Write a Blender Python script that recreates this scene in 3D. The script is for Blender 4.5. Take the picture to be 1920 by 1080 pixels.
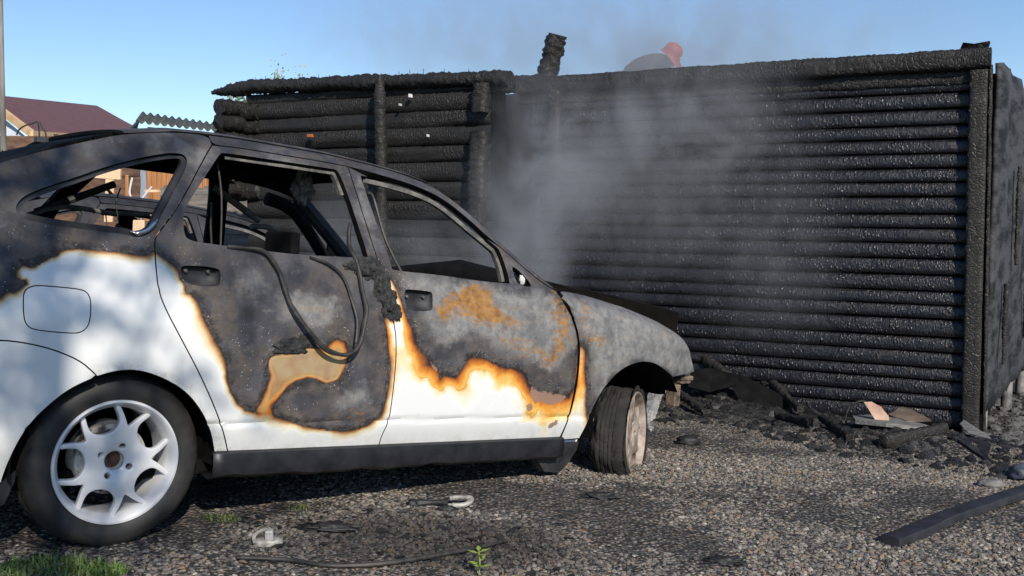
import bpy, bmesh, math, random
import numpy as np
from mathutils import Vector, Matrix, noise
from mathutils.geometry import delaunay_2d_cdt
R = math.radians
random.seed(7); rng = np.random.default_rng(7)
SC = bpy.context.scene
COL = SC.collection
for o in list(bpy.data.objects): bpy.data.objects.remove(o)

# ------------------------------------------------------------ camera, sky, sun, exposure
FOC, HOR = 1900.0, 380.0                     # focal length and horizon in photo pixels (1920 wide)
PITCH = math.atan((540 - HOR) / FOC)
CAMZ = 1.1406                                # metres above the gravel at the rear wheel
cd = bpy.data.cameras.new('camera'); cam = bpy.data.objects.new('camera', cd); COL.objects.link(cam)
cam.location = (0, 0, CAMZ); cam.rotation_euler = (R(90) - PITCH, 0, 0)
cd.sensor_width = 36; cd.lens = 36 * FOC / 1920; cd.clip_start = .05; cd.clip_end = 3000
SC.camera = cam
SUN_AZ = math.atan2(.36, -.933)              # clockwise from +Y
SUN_EL = R(33)
W = bpy.data.worlds.new('World'); SC.world = W; W.use_nodes = True
wn = W.node_tree; bg = wn.nodes['Background']
sky = wn.nodes.new('ShaderNodeTexSky'); sky.sky_type = 'NISHITA'; sky.sun_disc = False
sky.sun_elevation = SUN_EL; sky.sun_rotation = SUN_AZ; sky.altitude = 200; sky.dust_density = .15; sky.air_density = .9; sky.ozone_density = 4.4
wn.links.new(sky.outputs[0], bg.inputs[0]); bg.inputs[1].default_value = .108
sl = bpy.data.lights.new('sun', 'SUN'); sl.energy = 4.0; sl.angle = R(.5); sl.color = (1, .92, .8)
sun = bpy.data.objects.new('sun', sl); COL.objects.link(sun)
SUNV = Vector((math.sin(SUN_AZ) * math.cos(SUN_EL), math.cos(SUN_AZ) * math.cos(SUN_EL), math.sin(SUN_EL)))
sun.rotation_euler = SUNV.to_track_quat('Z', 'Y').to_euler(); sun.location = SUNV * 60
SC.view_settings.view_transform = 'Standard'; SC.view_settings.look = 'None'
SC.view_settings.exposure = 0.27; SC.view_settings.gamma = 1
SC.render.engine = 'CYCLES'; SC.cycles.use_denoising = True
SC.cycles.volume_bounces = 1; SC.cycles.max_bounces = 8

# ------------------------------------------------------------ measuring: photo pixel -> 3D
_c, _s = math.cos(PITCH), math.sin(PITCH)
def ray(px, py):
    a = (px - 960) / FOC; b = -(py - 540) / FOC
    return np.array([a, _c + b * _s, -_s + b * _c])
def at(px, py, Y):                           # point at depth Y in front of the camera
    r = ray(px, py); return Vector(r * (Y / r[1])) + Vector((0, 0, CAMZ))
Rw = ray(218.5, 866) * FOC / 566; Fw = ray(1186, 790) * FOC / 383      # wheel hubs (relative to the camera)
AX = Fw - Rw; AX = AX / np.linalg.norm(AX)
SD = np.cross(AX, [0, 0, 1]); SD /= np.linalg.norm(SD); UP = np.cross(SD, AX)
ORG = Rw - SD * .78 - UP * .285
FX = AX[:2] / np.linalg.norm(AX[:2])
def gz(x, y):                                # ground height (world)
    s = (x - Rw[0]) * FX[0] + (y - Rw[1]) * FX[1]
    s = np.clip(s, -7, 7)
    return -.065 * s
def gpt(px, py):                             # photo pixel -> point on the sloping gravel
    r = ray(px, py); k = -.065 * (r[0] * FX[0] + r[1] * FX[1])
    c0 = -CAMZ + .065 * (Rw[0] * FX[0] + Rw[1] * FX[1])
    t = c0 / (r[2] - k); p = r * t
    return Vector((p[0], p[1], p[2] + CAMZ))

# ------------------------------------------------------------ object helpers
def link(name, me, mat=None, parent=None):
    o = bpy.data.objects.new(name, me); COL.objects.link(o)
    for m in (mat if isinstance(mat, (list, tuple)) else [mat] if mat else []): me.materials.append(m)
    if parent: o.parent = parent
    return o
def tag(o, label=None, cat=None, group=None, kind=None):
    if label: o['label'] = label
    if cat: o['category'] = cat
    if group: o['group'] = group
    if kind: o['kind'] = kind
    return o
def thing(name, loc, label, cat, rz=0, group=None):
    o = bpy.data.objects.new(name, None); COL.objects.link(o); o.location = loc; o.rotation_euler = (0, 0, rz)
    o.empty_display_size = .1
    return tag(o, label, cat, group)
def part(name, parent, loc=(0, 0, 0), rot=(0, 0, 0)):
    o = bpy.data.objects.new(name, None); COL.objects.link(o); o.parent = parent; o.location = loc; o.rotation_euler = rot
    return o
def mesh(name, vs, fs, mat=None, parent=None, smooth=True, angle=None):
    me = bpy.data.meshes.new(name); me.from_pydata([tuple(v) for v in vs], [], [tuple(f) for f in fs]); me.update()
    if smooth: me.polygons.foreach_set('use_smooth', [True] * len(me.polygons))
    if angle: me.set_sharp_from_angle(angle=R(angle))
    return link(name, me, mat, parent)
class MB:
    def __init__(s): s.v = []; s.f = []
    def add(s, vs, fs):
        n = len(s.v); s.v += [Vector(v) for v in vs]; s.f += [tuple(i + n for i in f) for f in fs]; return s
    def box(s, lo, hi, M=None):
        x0, y0, z0 = lo; x1, y1, z1 = hi
        v = [Vector(p) for p in ((x0,y0,z0),(x1,y0,z0),(x1,y1,z0),(x0,y1,z0),(x0,y0,z1),(x1,y0,z1),(x1,y1,z1),(x0,y1,z1))]
        if M: v = [M @ p for p in v]
        return s.add(v, [(0,3,2,1),(4,5,6,7),(0,1,5,4),(1,2,6,5),(2,3,7,6),(3,0,4,7)])
    def tube(s, pts, r, n=8, cap=True):
        pts = [Vector(p) for p in pts]; rs = r if isinstance(r, (list, tuple)) else [r] * len(pts)
        vs = []; ref = None
        for i, p in enumerate(pts):
            t = (pts[min(i+1, len(pts)-1)] - pts[max(i-1, 0)]).normalized()
            if ref is None: ref = t.orthogonal().normalized()
            ref = (ref - t * ref.dot(t)).normalized(); b = t.cross(ref)
            for k in range(n):
                a = 2 * math.pi * k / n; vs.append(p + (ref * math.cos(a) + b * math.sin(a)) * rs[i])
        fs = [(i*n+k, i*n+(k+1)%n, (i+1)*n+(k+1)%n, (i+1)*n+k) for i in range(len(pts)-1) for k in range(n)]
        if cap: fs += [tuple(range(n-1, -1, -1)), tuple((len(pts)-1)*n+k for k in range(n))]
        return s.add(vs, fs)
    def lathe(s, prof, n=48, closed=False, M=None):        # prof [(r, y)], axis = local Y
        vs = [];
        for r, y in prof:
            for k in range(n):
                a = 2 * math.pi * k / n; vs.append(Vector((r*math.cos(a), y, r*math.sin(a))))
        if M: vs = [M @ v for v in vs]
        m = len(prof); fs = []
        for i in range(m if closed else m-1):
            j = (i+1) % m
            fs += [(i*n+k, i*n+(k+1)%n, j*n+(k+1)%n, j*n+k) for k in range(n)]
        return s.add(vs, fs)
    def build(s, name, mat=None, parent=None, smooth=False, angle=40, bevel=0):
        o = mesh(name, s.v, s.f, mat, parent, smooth, angle if smooth else None)
        if bevel:
            b = o.modifiers.new('bevel', 'BEVEL'); b.width = bevel; b.segments = 2; b.limit_method = 'ANGLE'
        return o
def curve(pts, n=8):                                         # Catmull-Rom through points
    P = [Vector(p) for p in pts]; out = []
    for i in range(len(P)-1):
        a, b, c, d = P[max(i-1,0)], P[i], P[i+1], P[min(i+2,len(P)-1)]
        for k in range(n):
            t = k/n; out.append(.5*((2*b)+(c-a)*t+(2*a-5*b+4*c-d)*t*t+(3*b-a-3*c+d)*t**3))
    return out + [P[-1]]

# ------------------------------------------------------------ material helpers
def node(nt, t, ins=None, **props):
    n = nt.nodes.new('ShaderNode' + t if not t.startswith(('Geometry', 'Function', 'Shader')) else t)
    for k, v in props.items(): setattr(n, k, v)
    for k, v in (ins or {}).items():
        s = n.inputs[k]
        if isinstance(v, bpy.types.NodeSocket): nt.links.new(v, s)
        elif hasattr(v, 'outputs'): nt.links.new(v.outputs[0], s)
        else: s.default_value = v
    return n
def mat(name, col=(.5,.5,.5), rough=.6, metal=0, spec=.5):
    m = bpy.data.materials.new(name); m.use_nodes = True; b = m.node_tree.nodes['Principled BSDF']
    b.inputs['Base Color'].default_value = (*col, 1); b.inputs['Roughness'].default_value = rough; b.inputs['Metallic'].default_value = metal
    b.inputs['Specular IOR Level'].default_value = spec
    return m, m.node_tree, b
def ramp(nt, fac, stops, interp='LINEAR'):
    n = node(nt, 'ValToRGB', {0: fac}); e = n.color_ramp.elements; n.color_ramp.interpolation = interp
    while len(e) < len(stops): e.new(.5)
    for k, (p, c) in enumerate(stops):
        e[k].position = p; e[k].color = (*c, 1) if len(c) == 3 else c
    return n.outputs[0]
def math_(nt, op, a, b=None, c=None, clamp=False):
    ins = {0: a}
    if b is not None: ins[1] = b
    if c is not None: ins[2] = c
    return node(nt, 'Math', ins, operation=op, use_clamp=clamp).outputs[0]
def sstep(nt, x, lo, hi):
    return node(nt, 'MapRange', {0: x, 1: lo, 2: hi, 3: 0.0, 4: 1.0}, interpolation_type='SMOOTHSTEP').outputs[0]
def mix(nt, f, a, b, blend='MIX'):
    n = node(nt, 'Mix', {}, data_type='RGBA', blend_type=blend)
    for k, v in ((0, f), (6, a), (7, b)):
        s = n.inputs[k]
        if isinstance(v, bpy.types.NodeSocket): nt.links.new(v, s)
        elif k == 0: s.default_value = v
        else: s.default_value = (*v, 1)
    return n.outputs[2]
def noise_(nt, vec, scale, detail=5, rough=.55, dist=0):
    return node(nt, 'TexNoise', {'Vector': vec, 'Scale': scale, 'Detail': detail, 'Roughness': rough, 'Distortion': dist}).outputs[0]
def coords(nt, kind='Object', scale=None):
    v = node(nt, 'TexCoord').outputs[kind]
    if scale: v = node(nt, 'Mapping', {0: v, 3: scale}).outputs[0]
    return v
def attr(nt, name): return node(nt, 'Attribute', {}, attribute_name=name).outputs['Fac']
def bump(nt, b, h, strength=.5, dist=.01):
    n = node(nt, 'Bump', {'Height': h, 'Strength': strength, 'Distance': dist}); nt.links.new(n.outputs[0], b.inputs['Normal'])

def m_noisy(name, c1, c2, scale=6, rough=.7, bs=.3, bd=.01, vscale=None, metal=0, spec=.5, lo=.35, hi=.65):
    m, nt, b = mat(name, c1, rough, metal, spec)
    v = coords(nt, 'Object', vscale); n = noise_(nt, v, scale, 7, .62)
    nt.links.new(ramp(nt, n, [(lo, c1), (hi, c2)]), b.inputs['Base Color'])
    bump(nt, b, noise_(nt, v, scale * 4, 6, .6), bs, bd); return m

def m_char(name, grain, base=(.006, .0055, .006), hi=(.03, .029, .03), strength=.9, rough=.42, crack=.13, spec=.4, blister=False):
    """charred wood: alligator cells; grain = cells per metre on x, y, z"""
    m, nt, b = mat(name, base, rough, 0, spec)
    v0 = coords(nt, 'Object'); w = noise_(nt, v0, 7, 3)
    v = node(nt, 'Mapping', {0: v0, 3: grain}).outputs[0]
    v = node(nt, 'VectorMath', {0: v, 1: node(nt, 'VectorMath', {0: node(nt, 'CombineXYZ', {0: w, 1: w, 2: w}).outputs[0], 3: 1.6}, operation='SCALE').outputs[0]}, operation='ADD').outputs[0]
    d = node(nt, 'TexVoronoi', {'Vector': v, 'Scale': 1.0, 'Randomness': .9}, feature='DISTANCE_TO_EDGE').outputs['Distance']
    f = node(nt, 'TexVoronoi', {'Vector': v, 'Scale': 1.0, 'Randomness': .9}, feature='F1').outputs
    patch = sstep(nt, noise_(nt, node(nt, 'Mapping', {0: v0, 3: (1.1, 1.1, 3.0)}).outputs[0], 2.2, 4, .6), .36, .6)
    if blister:
        d = math_(nt, 'MULTIPLY', math_(nt, 'SUBTRACT', 1.0, sstep(nt, f['Distance'], .10, .42)), .55); crack = 1.0; patch = math_(nt, 'MULTIPLY', patch, math_(nt, 'ADD', .3, node(nt, 'SeparateColor', {0: f['Color']}).outputs[1]))
    h = math_(nt, 'MULTIPLY', math_(nt, 'MULTIPLY', math_(nt, 'MINIMUM', d, crack), .28 / crack * .6), math_(nt, 'ADD', math_(nt, 'MULTIPLY', patch, .92), .08))
    h = math_(nt, 'ADD', h, math_(nt, 'MULTIPLY', noise_(nt, v, 2.5, 5), .10))
    bump(nt, b, h, strength, .05)
    n2 = noise_(nt, v0, 5, 6, .65)
    nt.links.new(mix(nt, math_(nt, 'MULTIPLY', n2, .9), base, hi), b.inputs['Base Color'])
    nt.links.new(math_(nt, 'ADD', math_(nt, 'MULTIPLY', node(nt, 'SeparateColor', {0: f['Color']}).outputs[0], .16), rough - .08), b.inputs['Roughness'])
    return m
M = {}
M['siding'] = m_char('charred_siding', (46, 46, 25), base=(.0045, .0042, .006), hi=(.013, .012, .017), strength=1.0, rough=.33, spec=.5, blister=True)
M['char_log'] = m_char('charred_log', (44, 30, 26), base=(.008, .0073, .007), hi=(.03, .028, .026), strength=.6, rough=.55)
M['char_post'] = m_char('charred_post', (28, 28, 46), base=(.010, .009, .0085), hi=(.045, .042, .038), strength=.6, rough=.55)
M['soot'] = m_noisy('soot_black', (.0035, .0035, .004), (.010, .0095, .010), 9, .9, .5, .01, None, 0, .12)
M['char_metal'] = m_noisy('burnt_bare_metal', (.014, .014, .017), (.05, .05, .054), 8, .62, .3, .004)
M['trim'] = m_noisy('burnt_window_channel', (.045, .045, .044), (.19, .18, .165), 20, .6, .5, .004)
M['plastic'] = m_noisy('black_sill_plastic', (.007, .007, .009), (.020, .020, .024), 12, .45, .15, .002)
M['rubber'] = m_noisy('tyre_rubber', (.011, .011, .012), (.040, .037, .034), 9, .6, .25, .003)
M['cable'] = m_noisy('scorched_rubber_strip', (.012, .012, .012), (.05, .045, .04), 25, .55, .3, .003)
M['board'] = m_noisy('grey_burnt_board', (.09, .09, .092), (.25, .245, .235), 9, .8, .5, .006, (1, 6, 6))
M['sheet'] = m_noisy('charred_sheet', (.006, .006, .007), (.03, .03, .033), 7, .6, .4, .008)
M['ash'] = m_noisy('pale_ash', (.10, .10, .10), (.5, .5, .5), 30, .9, .8, .01)

# ---------- burnt car paint: float attributes  sd (signed metres to the burn edge, + = paint), wd (scorch width), rust, ash, tan
def make_paint():
    m, nt, b = mat('burnt_white_paint')
    v = coords(nt, 'Object')
    sd, wd, ru, ash, tan = (attr(nt, k) for k in ('sd', 'wd', 'rust', 'ash', 'tan'))
    nf = noise_(nt, v, 55, 6, .65); nb = noise_(nt, v, 9, 4)
    e = math_(nt, 'ADD', math_(nt, 'MULTIPLY', math_(nt, 'SUBTRACT', nf, .5), .016), math_(nt, 'MULTIPLY', math_(nt, 'SUBTRACT', nb, .5), .012))
    chip = node(nt, 'TexVoronoi', {'Vector': v, 'Scale': 85.0}, feature='F1').outputs['Color']
    e = math_(nt, 'ADD', e, math_(nt, 'MULTIPLY', math_(nt, 'SUBTRACT', node(nt, 'SeparateColor', {0: chip}).outputs[0], .5), .011))
    d = math_(nt, 'ADD', sd, e)
    p = math_(nt, 'DIVIDE', math_(nt, 'ADD', sd, math_(nt, 'MULTIPLY', math_(nt, 'SUBTRACT', nb, .5), .014)), math_(nt, 'MULTIPLY', wd, math_(nt, 'ADD', .5, math_(nt, 'MULTIPLY', sstep(nt, noise_(nt, v, 5.5, 4, .6), .32, .68), 1.05))))
    p = math_(nt, 'ADD', p, math_(nt, 'MULTIPLY', math_(nt, 'SUBTRACT', noise_(nt, v, 14, 3), .5), .25))
    paint = ramp(nt, p, [(0, (.012,.007,.005)), (.05, (.06,.018,.006)), (.15, (.42,.12,.012)), (.30, (.70,.28,.035)), (.42, (.80,.46,.10)), (.47, (.58,.27,.05)), (.56, (.76,.60,.30)), (.78, (.80,.76,.62)), (1, (.80,.81,.80))])
    wht = mix(nt, math_(nt, 'MULTIPLY', sstep(nt, noise_(nt, v, 3.3, 5, .6), .45, .8), .3), (.74,.75,.74), (.58,.59,.56))
    noline = ramp(nt, p, [(0, (.012,.007,.005)), (.06, (.06,.018,.006)), (.18, (.42,.12,.012)), (.36, (.72,.33,.05)), (.55, (.80,.54,.18)), (.8, (.80,.72,.50)), (1, (.80,.81,.80))])
    paint = mix(nt, sstep(nt, noise_(nt, v, 4.5, 3), .45, .58), paint, noline)
    mild = ramp(nt, p, [(0, (.02,.013,.010)), (.08, (.12,.05,.02)), (.22, (.40,.20,.07)), (.45, (.68,.57,.36)), (.8, (.78,.77,.70)), (1, (.80,.81,.80))])
    paint = mix(nt, sstep(nt, wd, .032, .07), mild, paint)
    paint = mix(nt, sstep(nt, p, .8, 1.2), paint, wht)
    tann = ramp(nt, nb, [(.3, (.26,.14,.04)), (.5, (.34,.23,.10)), (.72, (.24,.095,.02))])
    paint = mix(nt, math_(nt, 'MULTIPLY', tan, math_(nt, 'MULTIPLY', sstep(nt, p, .1, .5), .9)), paint, tann)
    mau = attr(nt, 'mauve'); mf = sstep(nt, math_(nt, 'ADD', mau, math_(nt, 'MULTIPLY', math_(nt, 'SUBTRACT', nf, .5), .9)), .45, .55)
    paint = mix(nt, math_(nt, 'MULTIPLY', mf, .92), paint, (.27,.165,.12))
    dt = math_(nt, 'MULTIPLY', attr(nt, 'dirt'), sstep(nt, noise_(nt, v, 16, 7, .7), .38, .62)); paint = mix(nt, math_(nt, 'MULTIPLY', dt, .6), paint, (.33,.30,.25))
    sm = sstep(nt, noise_(nt, node(nt, 'Mapping', {0: v, 1: (2, 2, 9), 3: (1.6, 1, .7)}).outputs[0], 6, 7, .7), .56, .74); paint = mix(nt, math_(nt, 'MULTIPLY', sm, .28), paint, (.30,.28,.25))
    dust = sstep(nt, noise_(nt, v, 120, 3, .7), .70, .78)
    paint = mix(nt, math_(nt, 'MULTIPLY', dust, .12), paint, (.3,.27,.22))
    # burnt metal
    n1 = noise_(nt, v, 7, 9, .68, .1); n2 = noise_(nt, v, 26, 8, .7, .1); n3 = noise_(nt, node(nt, 'Mapping', {0: v, 1: (3.1, .7, 5.2), 3: (1, 1, 1.6)}).outputs[0], 13, 9, .74, .2)
    burnt = ramp(nt, n1, [(.30, (.018,.018,.022)), (.5, (.046,.046,.055)), (.68, (.095,.095,.105))])
    burnt = mix(nt, math_(nt, 'MULTIPLY', sstep(nt, n3, .55, .72), .6), burnt, (.175,.172,.175))
    burnt = mix(nt, math_(nt, 'MULTIPLY', sstep(nt, noise_(nt, node(nt, 'Mapping', {0: v, 1: (8, 2, 1)}).outputs[0], 9, 8, .7), .46, .68), .75), burnt, (.095,.077,.060))
    ashc = ramp(nt, n2, [(.25, (.10,.10,.104)), (.42, (.165,.165,.165)), (.52, (.215,.215,.21)), (.64, (.29,.28,.265)), (.78, (.25,.21,.16))])
    ashc = mix(nt, math_(nt, 'MULTIPLY', sstep(nt, n1, .48, .62), .55), ashc, (.085,.087,.095))
    ashc = mix(nt, math_(nt, 'MULTIPLY', sstep(nt, noise_(nt, node(nt, 'Mapping', {0: v, 1: (1, 7, 3), 2: (0, R(18), 0), 3: (.7, 1, 2.6)}).outputs[0], 9, 8, .7, .5), .52, .66), .5), ashc, (.27,.21,.14))
    burnt = mix(nt, math_(nt, 'MULTIPLY', sstep(nt, math_(nt, 'ADD', ash, math_(nt, 'MULTIPLY', math_(nt, 'SUBTRACT', n1, .5), 1.3)), .35, .75), .88), burnt, ashc)
    brn = math_(nt, 'MULTIPLY', math_(nt, 'SUBTRACT', 1.0, sstep(nt, math_(nt, 'ABSOLUTE', d), .015, .11)), sstep(nt, n3, .40, .60))
    burnt = mix(nt, math_(nt, 'MULTIPLY', brn, .55), burnt, (.12,.092,.07))
    rc = ramp(nt, n2, [(.3, (.12,.050,.010)), (.5, (.29,.135,.028)), (.7, (.40,.215,.065))])
    rf = sstep(nt, math_(nt, 'ADD', ru, math_(nt, 'MULTIPLY', math_(nt, 'SUBTRACT', noise_(nt, node(nt, 'Mapping', {0: v, 2: (0, R(25), 0), 3: (1, 1, 2.2)}).outputs[0], 24, 8, .7), .5), 2.2)), .26, .76)
    burnt = mix(nt, math_(nt, 'MULTIPLY', rf, .93), burnt, rc)
    crust = math_(nt, 'SUBTRACT', 1.0, sstep(nt, math_(nt, 'ABSOLUTE', math_(nt, 'ADD', d, .008)), .004, .02))
    burnt = mix(nt, math_(nt, 'MULTIPLY', crust, math_(nt, 'MULTIPLY', sstep(nt, n2, .42, .58), .8)), burnt, (.010,.009,.009))
    vor = node(nt, 'TexVoronoi', {'Vector': v, 'Scale': 95.0}, feature='F1').outputs['Distance']
    near = math_(nt, 'SUBTRACT', 1.0, sstep(nt, math_(nt, 'ABSOLUTE', math_(nt, 'ADD', d, .05)), .03, .10))
    fl = math_(nt, 'MULTIPLY', math_(nt, 'MULTIPLY', math_(nt, 'LESS_THAN', vor, math_(nt, 'MULTIPLY', noise_(nt, v, 33, 2), .36)), math_(nt, 'GREATER_THAN', noise_(nt, v, 18, 3), .56)), near)
    burnt = mix(nt, fl, burnt, (.33,.33,.34))
    k = math_(nt, 'GREATER_THAN', d, 0.0)
    nt.links.new(mix(nt, k, burnt, paint), b.inputs['Base Color'])
    scorched = sstep(nt, p, .2, .8)
    nt.links.new(math_(nt, 'SUBTRACT', .68, math_(nt, 'MULTIPLY', k, math_(nt, 'MULTIPLY', scorched, .38))), b.inputs['Roughness'])
    nt.links.new(math_(nt, 'MULTIPLY', k, math_(nt, 'MULTIPLY', scorched, .5)), b.inputs['Coat Weight']); b.inputs['Coat Roughness'].default_value = .12
    h = math_(nt, 'MULTIPLY', math_(nt, 'SUBTRACT', 1.0, k), math_(nt, 'ADD', n2, math_(nt, 'ADD', math_(nt, 'MULTIPLY', crust, nf), math_(nt, 'MULTIPLY', fl, .4))))
    h = math_(nt, 'ADD', h, math_(nt, 'MULTIPLY', k, .7))
    bump(nt, b, h, .6, .006)
    return m
M['paint'] = make_paint()

# ================================================================= GROUND
def soot_mask(nt):
    """soot lies thick along the burnt wall and in one patch before the car (world position)"""
    P = node(nt, 'NewGeometry').outputs['Position']
    def lin(n, p0):
        s = node(nt, 'VectorMath', {0: node(nt, 'VectorMath', {0: P, 1: tuple(p0)}, operation='SUBTRACT').outputs[0], 1: tuple(n)}, operation='DOT_PRODUCT')
        return s.outputs['Value']
    nz = noise_(nt, P, 1.6, 5, .6); nf = noise_(nt, P, 6, 4, .6)
    dw = math_(nt, 'ADD', lin((-.467, -.884, 0), WALL_P), math_(nt, 'MULTIPLY', math_(nt, 'SUBTRACT', nz, .5), 1.5))
    a = math_(nt, 'SUBTRACT', 1.0, sstep(nt, dw, .2, 1.7))
    c = gpt(760, 1010)
    q = node(nt, 'VectorMath', {0: node(nt, 'VectorMath', {0: P, 1: tuple(c)}, operation='SUBTRACT').outputs[0], 1: (1/.75, 1/.42, 0)}, operation='MULTIPLY').outputs[0]
    dl = math_(nt, 'ADD', node(nt, 'VectorMath', {0: q}, operation='LENGTH').outputs['Value'], math_(nt, 'MULTIPLY', math_(nt, 'SUBTRACT', nz, .5), 1.5))
    b2 = math_(nt, 'MULTIPLY', math_(nt, 'SUBTRACT', 1.0, sstep(nt, dl, .35, 1.15)), .85)
    d3 = math_(nt, 'MULTIPLY', sstep(nt, nf, .56, .7), .16)
    return math_(nt, 'MAXIMUM', math_(nt, 'MAXIMUM', a, b2), d3)

C0 = gpt(1832, 812)                          # foot of the house corner
WALL_P = Vector((C0.x, C0.y, C0.z))
RIGHT = Vector((.884, -.467, 0)); BACK = Vector((.467, .884, 0))

m, nt, b = mat('gravel_ground', rough=.9); M['ground'] = m
P = node(nt, 'NewGeometry').outputs['Position']
vr = node(nt, 'TexVoronoi', {'Vector': P, 'Scale': 62.0}, feature='F1').outputs
g = ramp(nt, node(nt, 'SeparateColor', {0: vr['Color']}).outputs[0], [(0, (.03,.03,.032)), (.45, (.085,.082,.08)), (.7, (.15,.14,.13)), (.85, (.17,.115,.07)), (1, (.30,.29,.27))])
g = mix(nt, sstep(nt, vr['Distance'], .35, .75), g, (.012,.011,.010))
g = mix(nt, math_(nt, 'MULTIPLY', soot_mask(nt), .9), g, (.010,.010,.011))
nt.links.new(g, b.inputs['Base Color']); bump(nt, b, math_(nt, 'SUBTRACT', 1.0, vr['Distance']), .8, .02)

m, nt, b = mat('gravel_stones', rough=.8); M['stone'] = m
rnd = node(nt, 'ObjectInfo').outputs['Random']
g = ramp(nt, rnd, [(0, (.06,.06,.062)), (.20, (.14,.132,.122)), (.5, (.235,.218,.20)), (.66, (.32,.295,.26)), (.76, (.32,.24,.16)), (.80, (.32,.185,.095)), (.84, (.24,.21,.17)), (.95, (.40,.37,.32)), (1, (.54,.51,.46))])
g = mix(nt, .45, g, mix(nt, noise_(nt, coords(nt), 3, 5), (.05,.05,.05), (.36,.34,.31)), 'OVERLAY')
g = mix(nt, math_(nt, 'MULTIPLY', soot_mask(nt), .88), g, (.012,.012,.013))
nt.links.new(g, b.inputs['Base Color'])

m, nt, b = mat('charcoal', (.008,.008,.009), .5); M['coal'] = m
nt.links.new(ramp(nt, node(nt, 'ObjectInfo').outputs['Random'], [(0, (.005,.005,.006)), (.7, (.014,.014,.015)), (.9, (.04,.04,.042)), (1, (.15,.145,.14))]), b.inputs['Base Color'])
bump(nt, b, noise_(nt, coords(nt), 6, 6), .6, .1)

MOUND = [(gpt(1300, 745), .55, .35, .22), (gpt(1400, 775), .45, .25, .06), (gpt(1640, 835), .8, .25, .06), (gpt(1820, 850), .6, .3, .05)]
def ground_h(x, y):
    h = gz(x, y)
    for c, ru, rv, a in MOUND:
        dx, dy = x - c.x, y - c.y
        u = dx * RIGHT.x + dy * RIGHT.y; v = dx * BACK.x + dy * BACK.y
        h = h + a * np.exp(-(u / ru) ** 2 - (v / rv) ** 2)
    return h
def sheet(name, xs, ys, rough_amp):
    X, Y = np.meshgrid(xs, ys); Z = ground_h(X, Y)
    nx, ny = len(xs), len(ys); vs = []
    for j in range(ny):
        for i in range(nx):
            z = Z[j, i]
            if rough_amp and abs(X[j, i]) < 12 and -2 < Y[j, i] < 16:
                z += rough_amp * noise.noise(Vector((X[j, i]*1.3, Y[j, i]*1.3, 0))) + rough_amp * .5 * noise.noise(Vector((X[j, i]*5, Y[j, i]*5, 3)))
            vs.append((X[j, i], Y[j, i], z))
    fs = [(j*nx+i, j*nx+i+1, (j+1)*nx+i+1, (j+1)*nx+i) for j in range(ny-1) for i in range(nx-1)]
    return vs, fs
xs = np.unique(np.concatenate([np.linspace(-1500, -20, 14), np.linspace(-20, -6, 20), np.linspace(-6, 6, 121), np.linspace(6, 20, 20), np.linspace(20, 1500, 14)]))
ys = np.unique(np.concatenate([np.linspace(-300, -3, 10), np.linspace(-3, 12, 151), np.linspace(12, 30, 25), np.linspace(30, 1800, 16)]))
vs, fs = sheet('ground', xs, ys, .012)
tag(mesh('ground', vs, fs, M['ground']), kind='structure')

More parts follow.
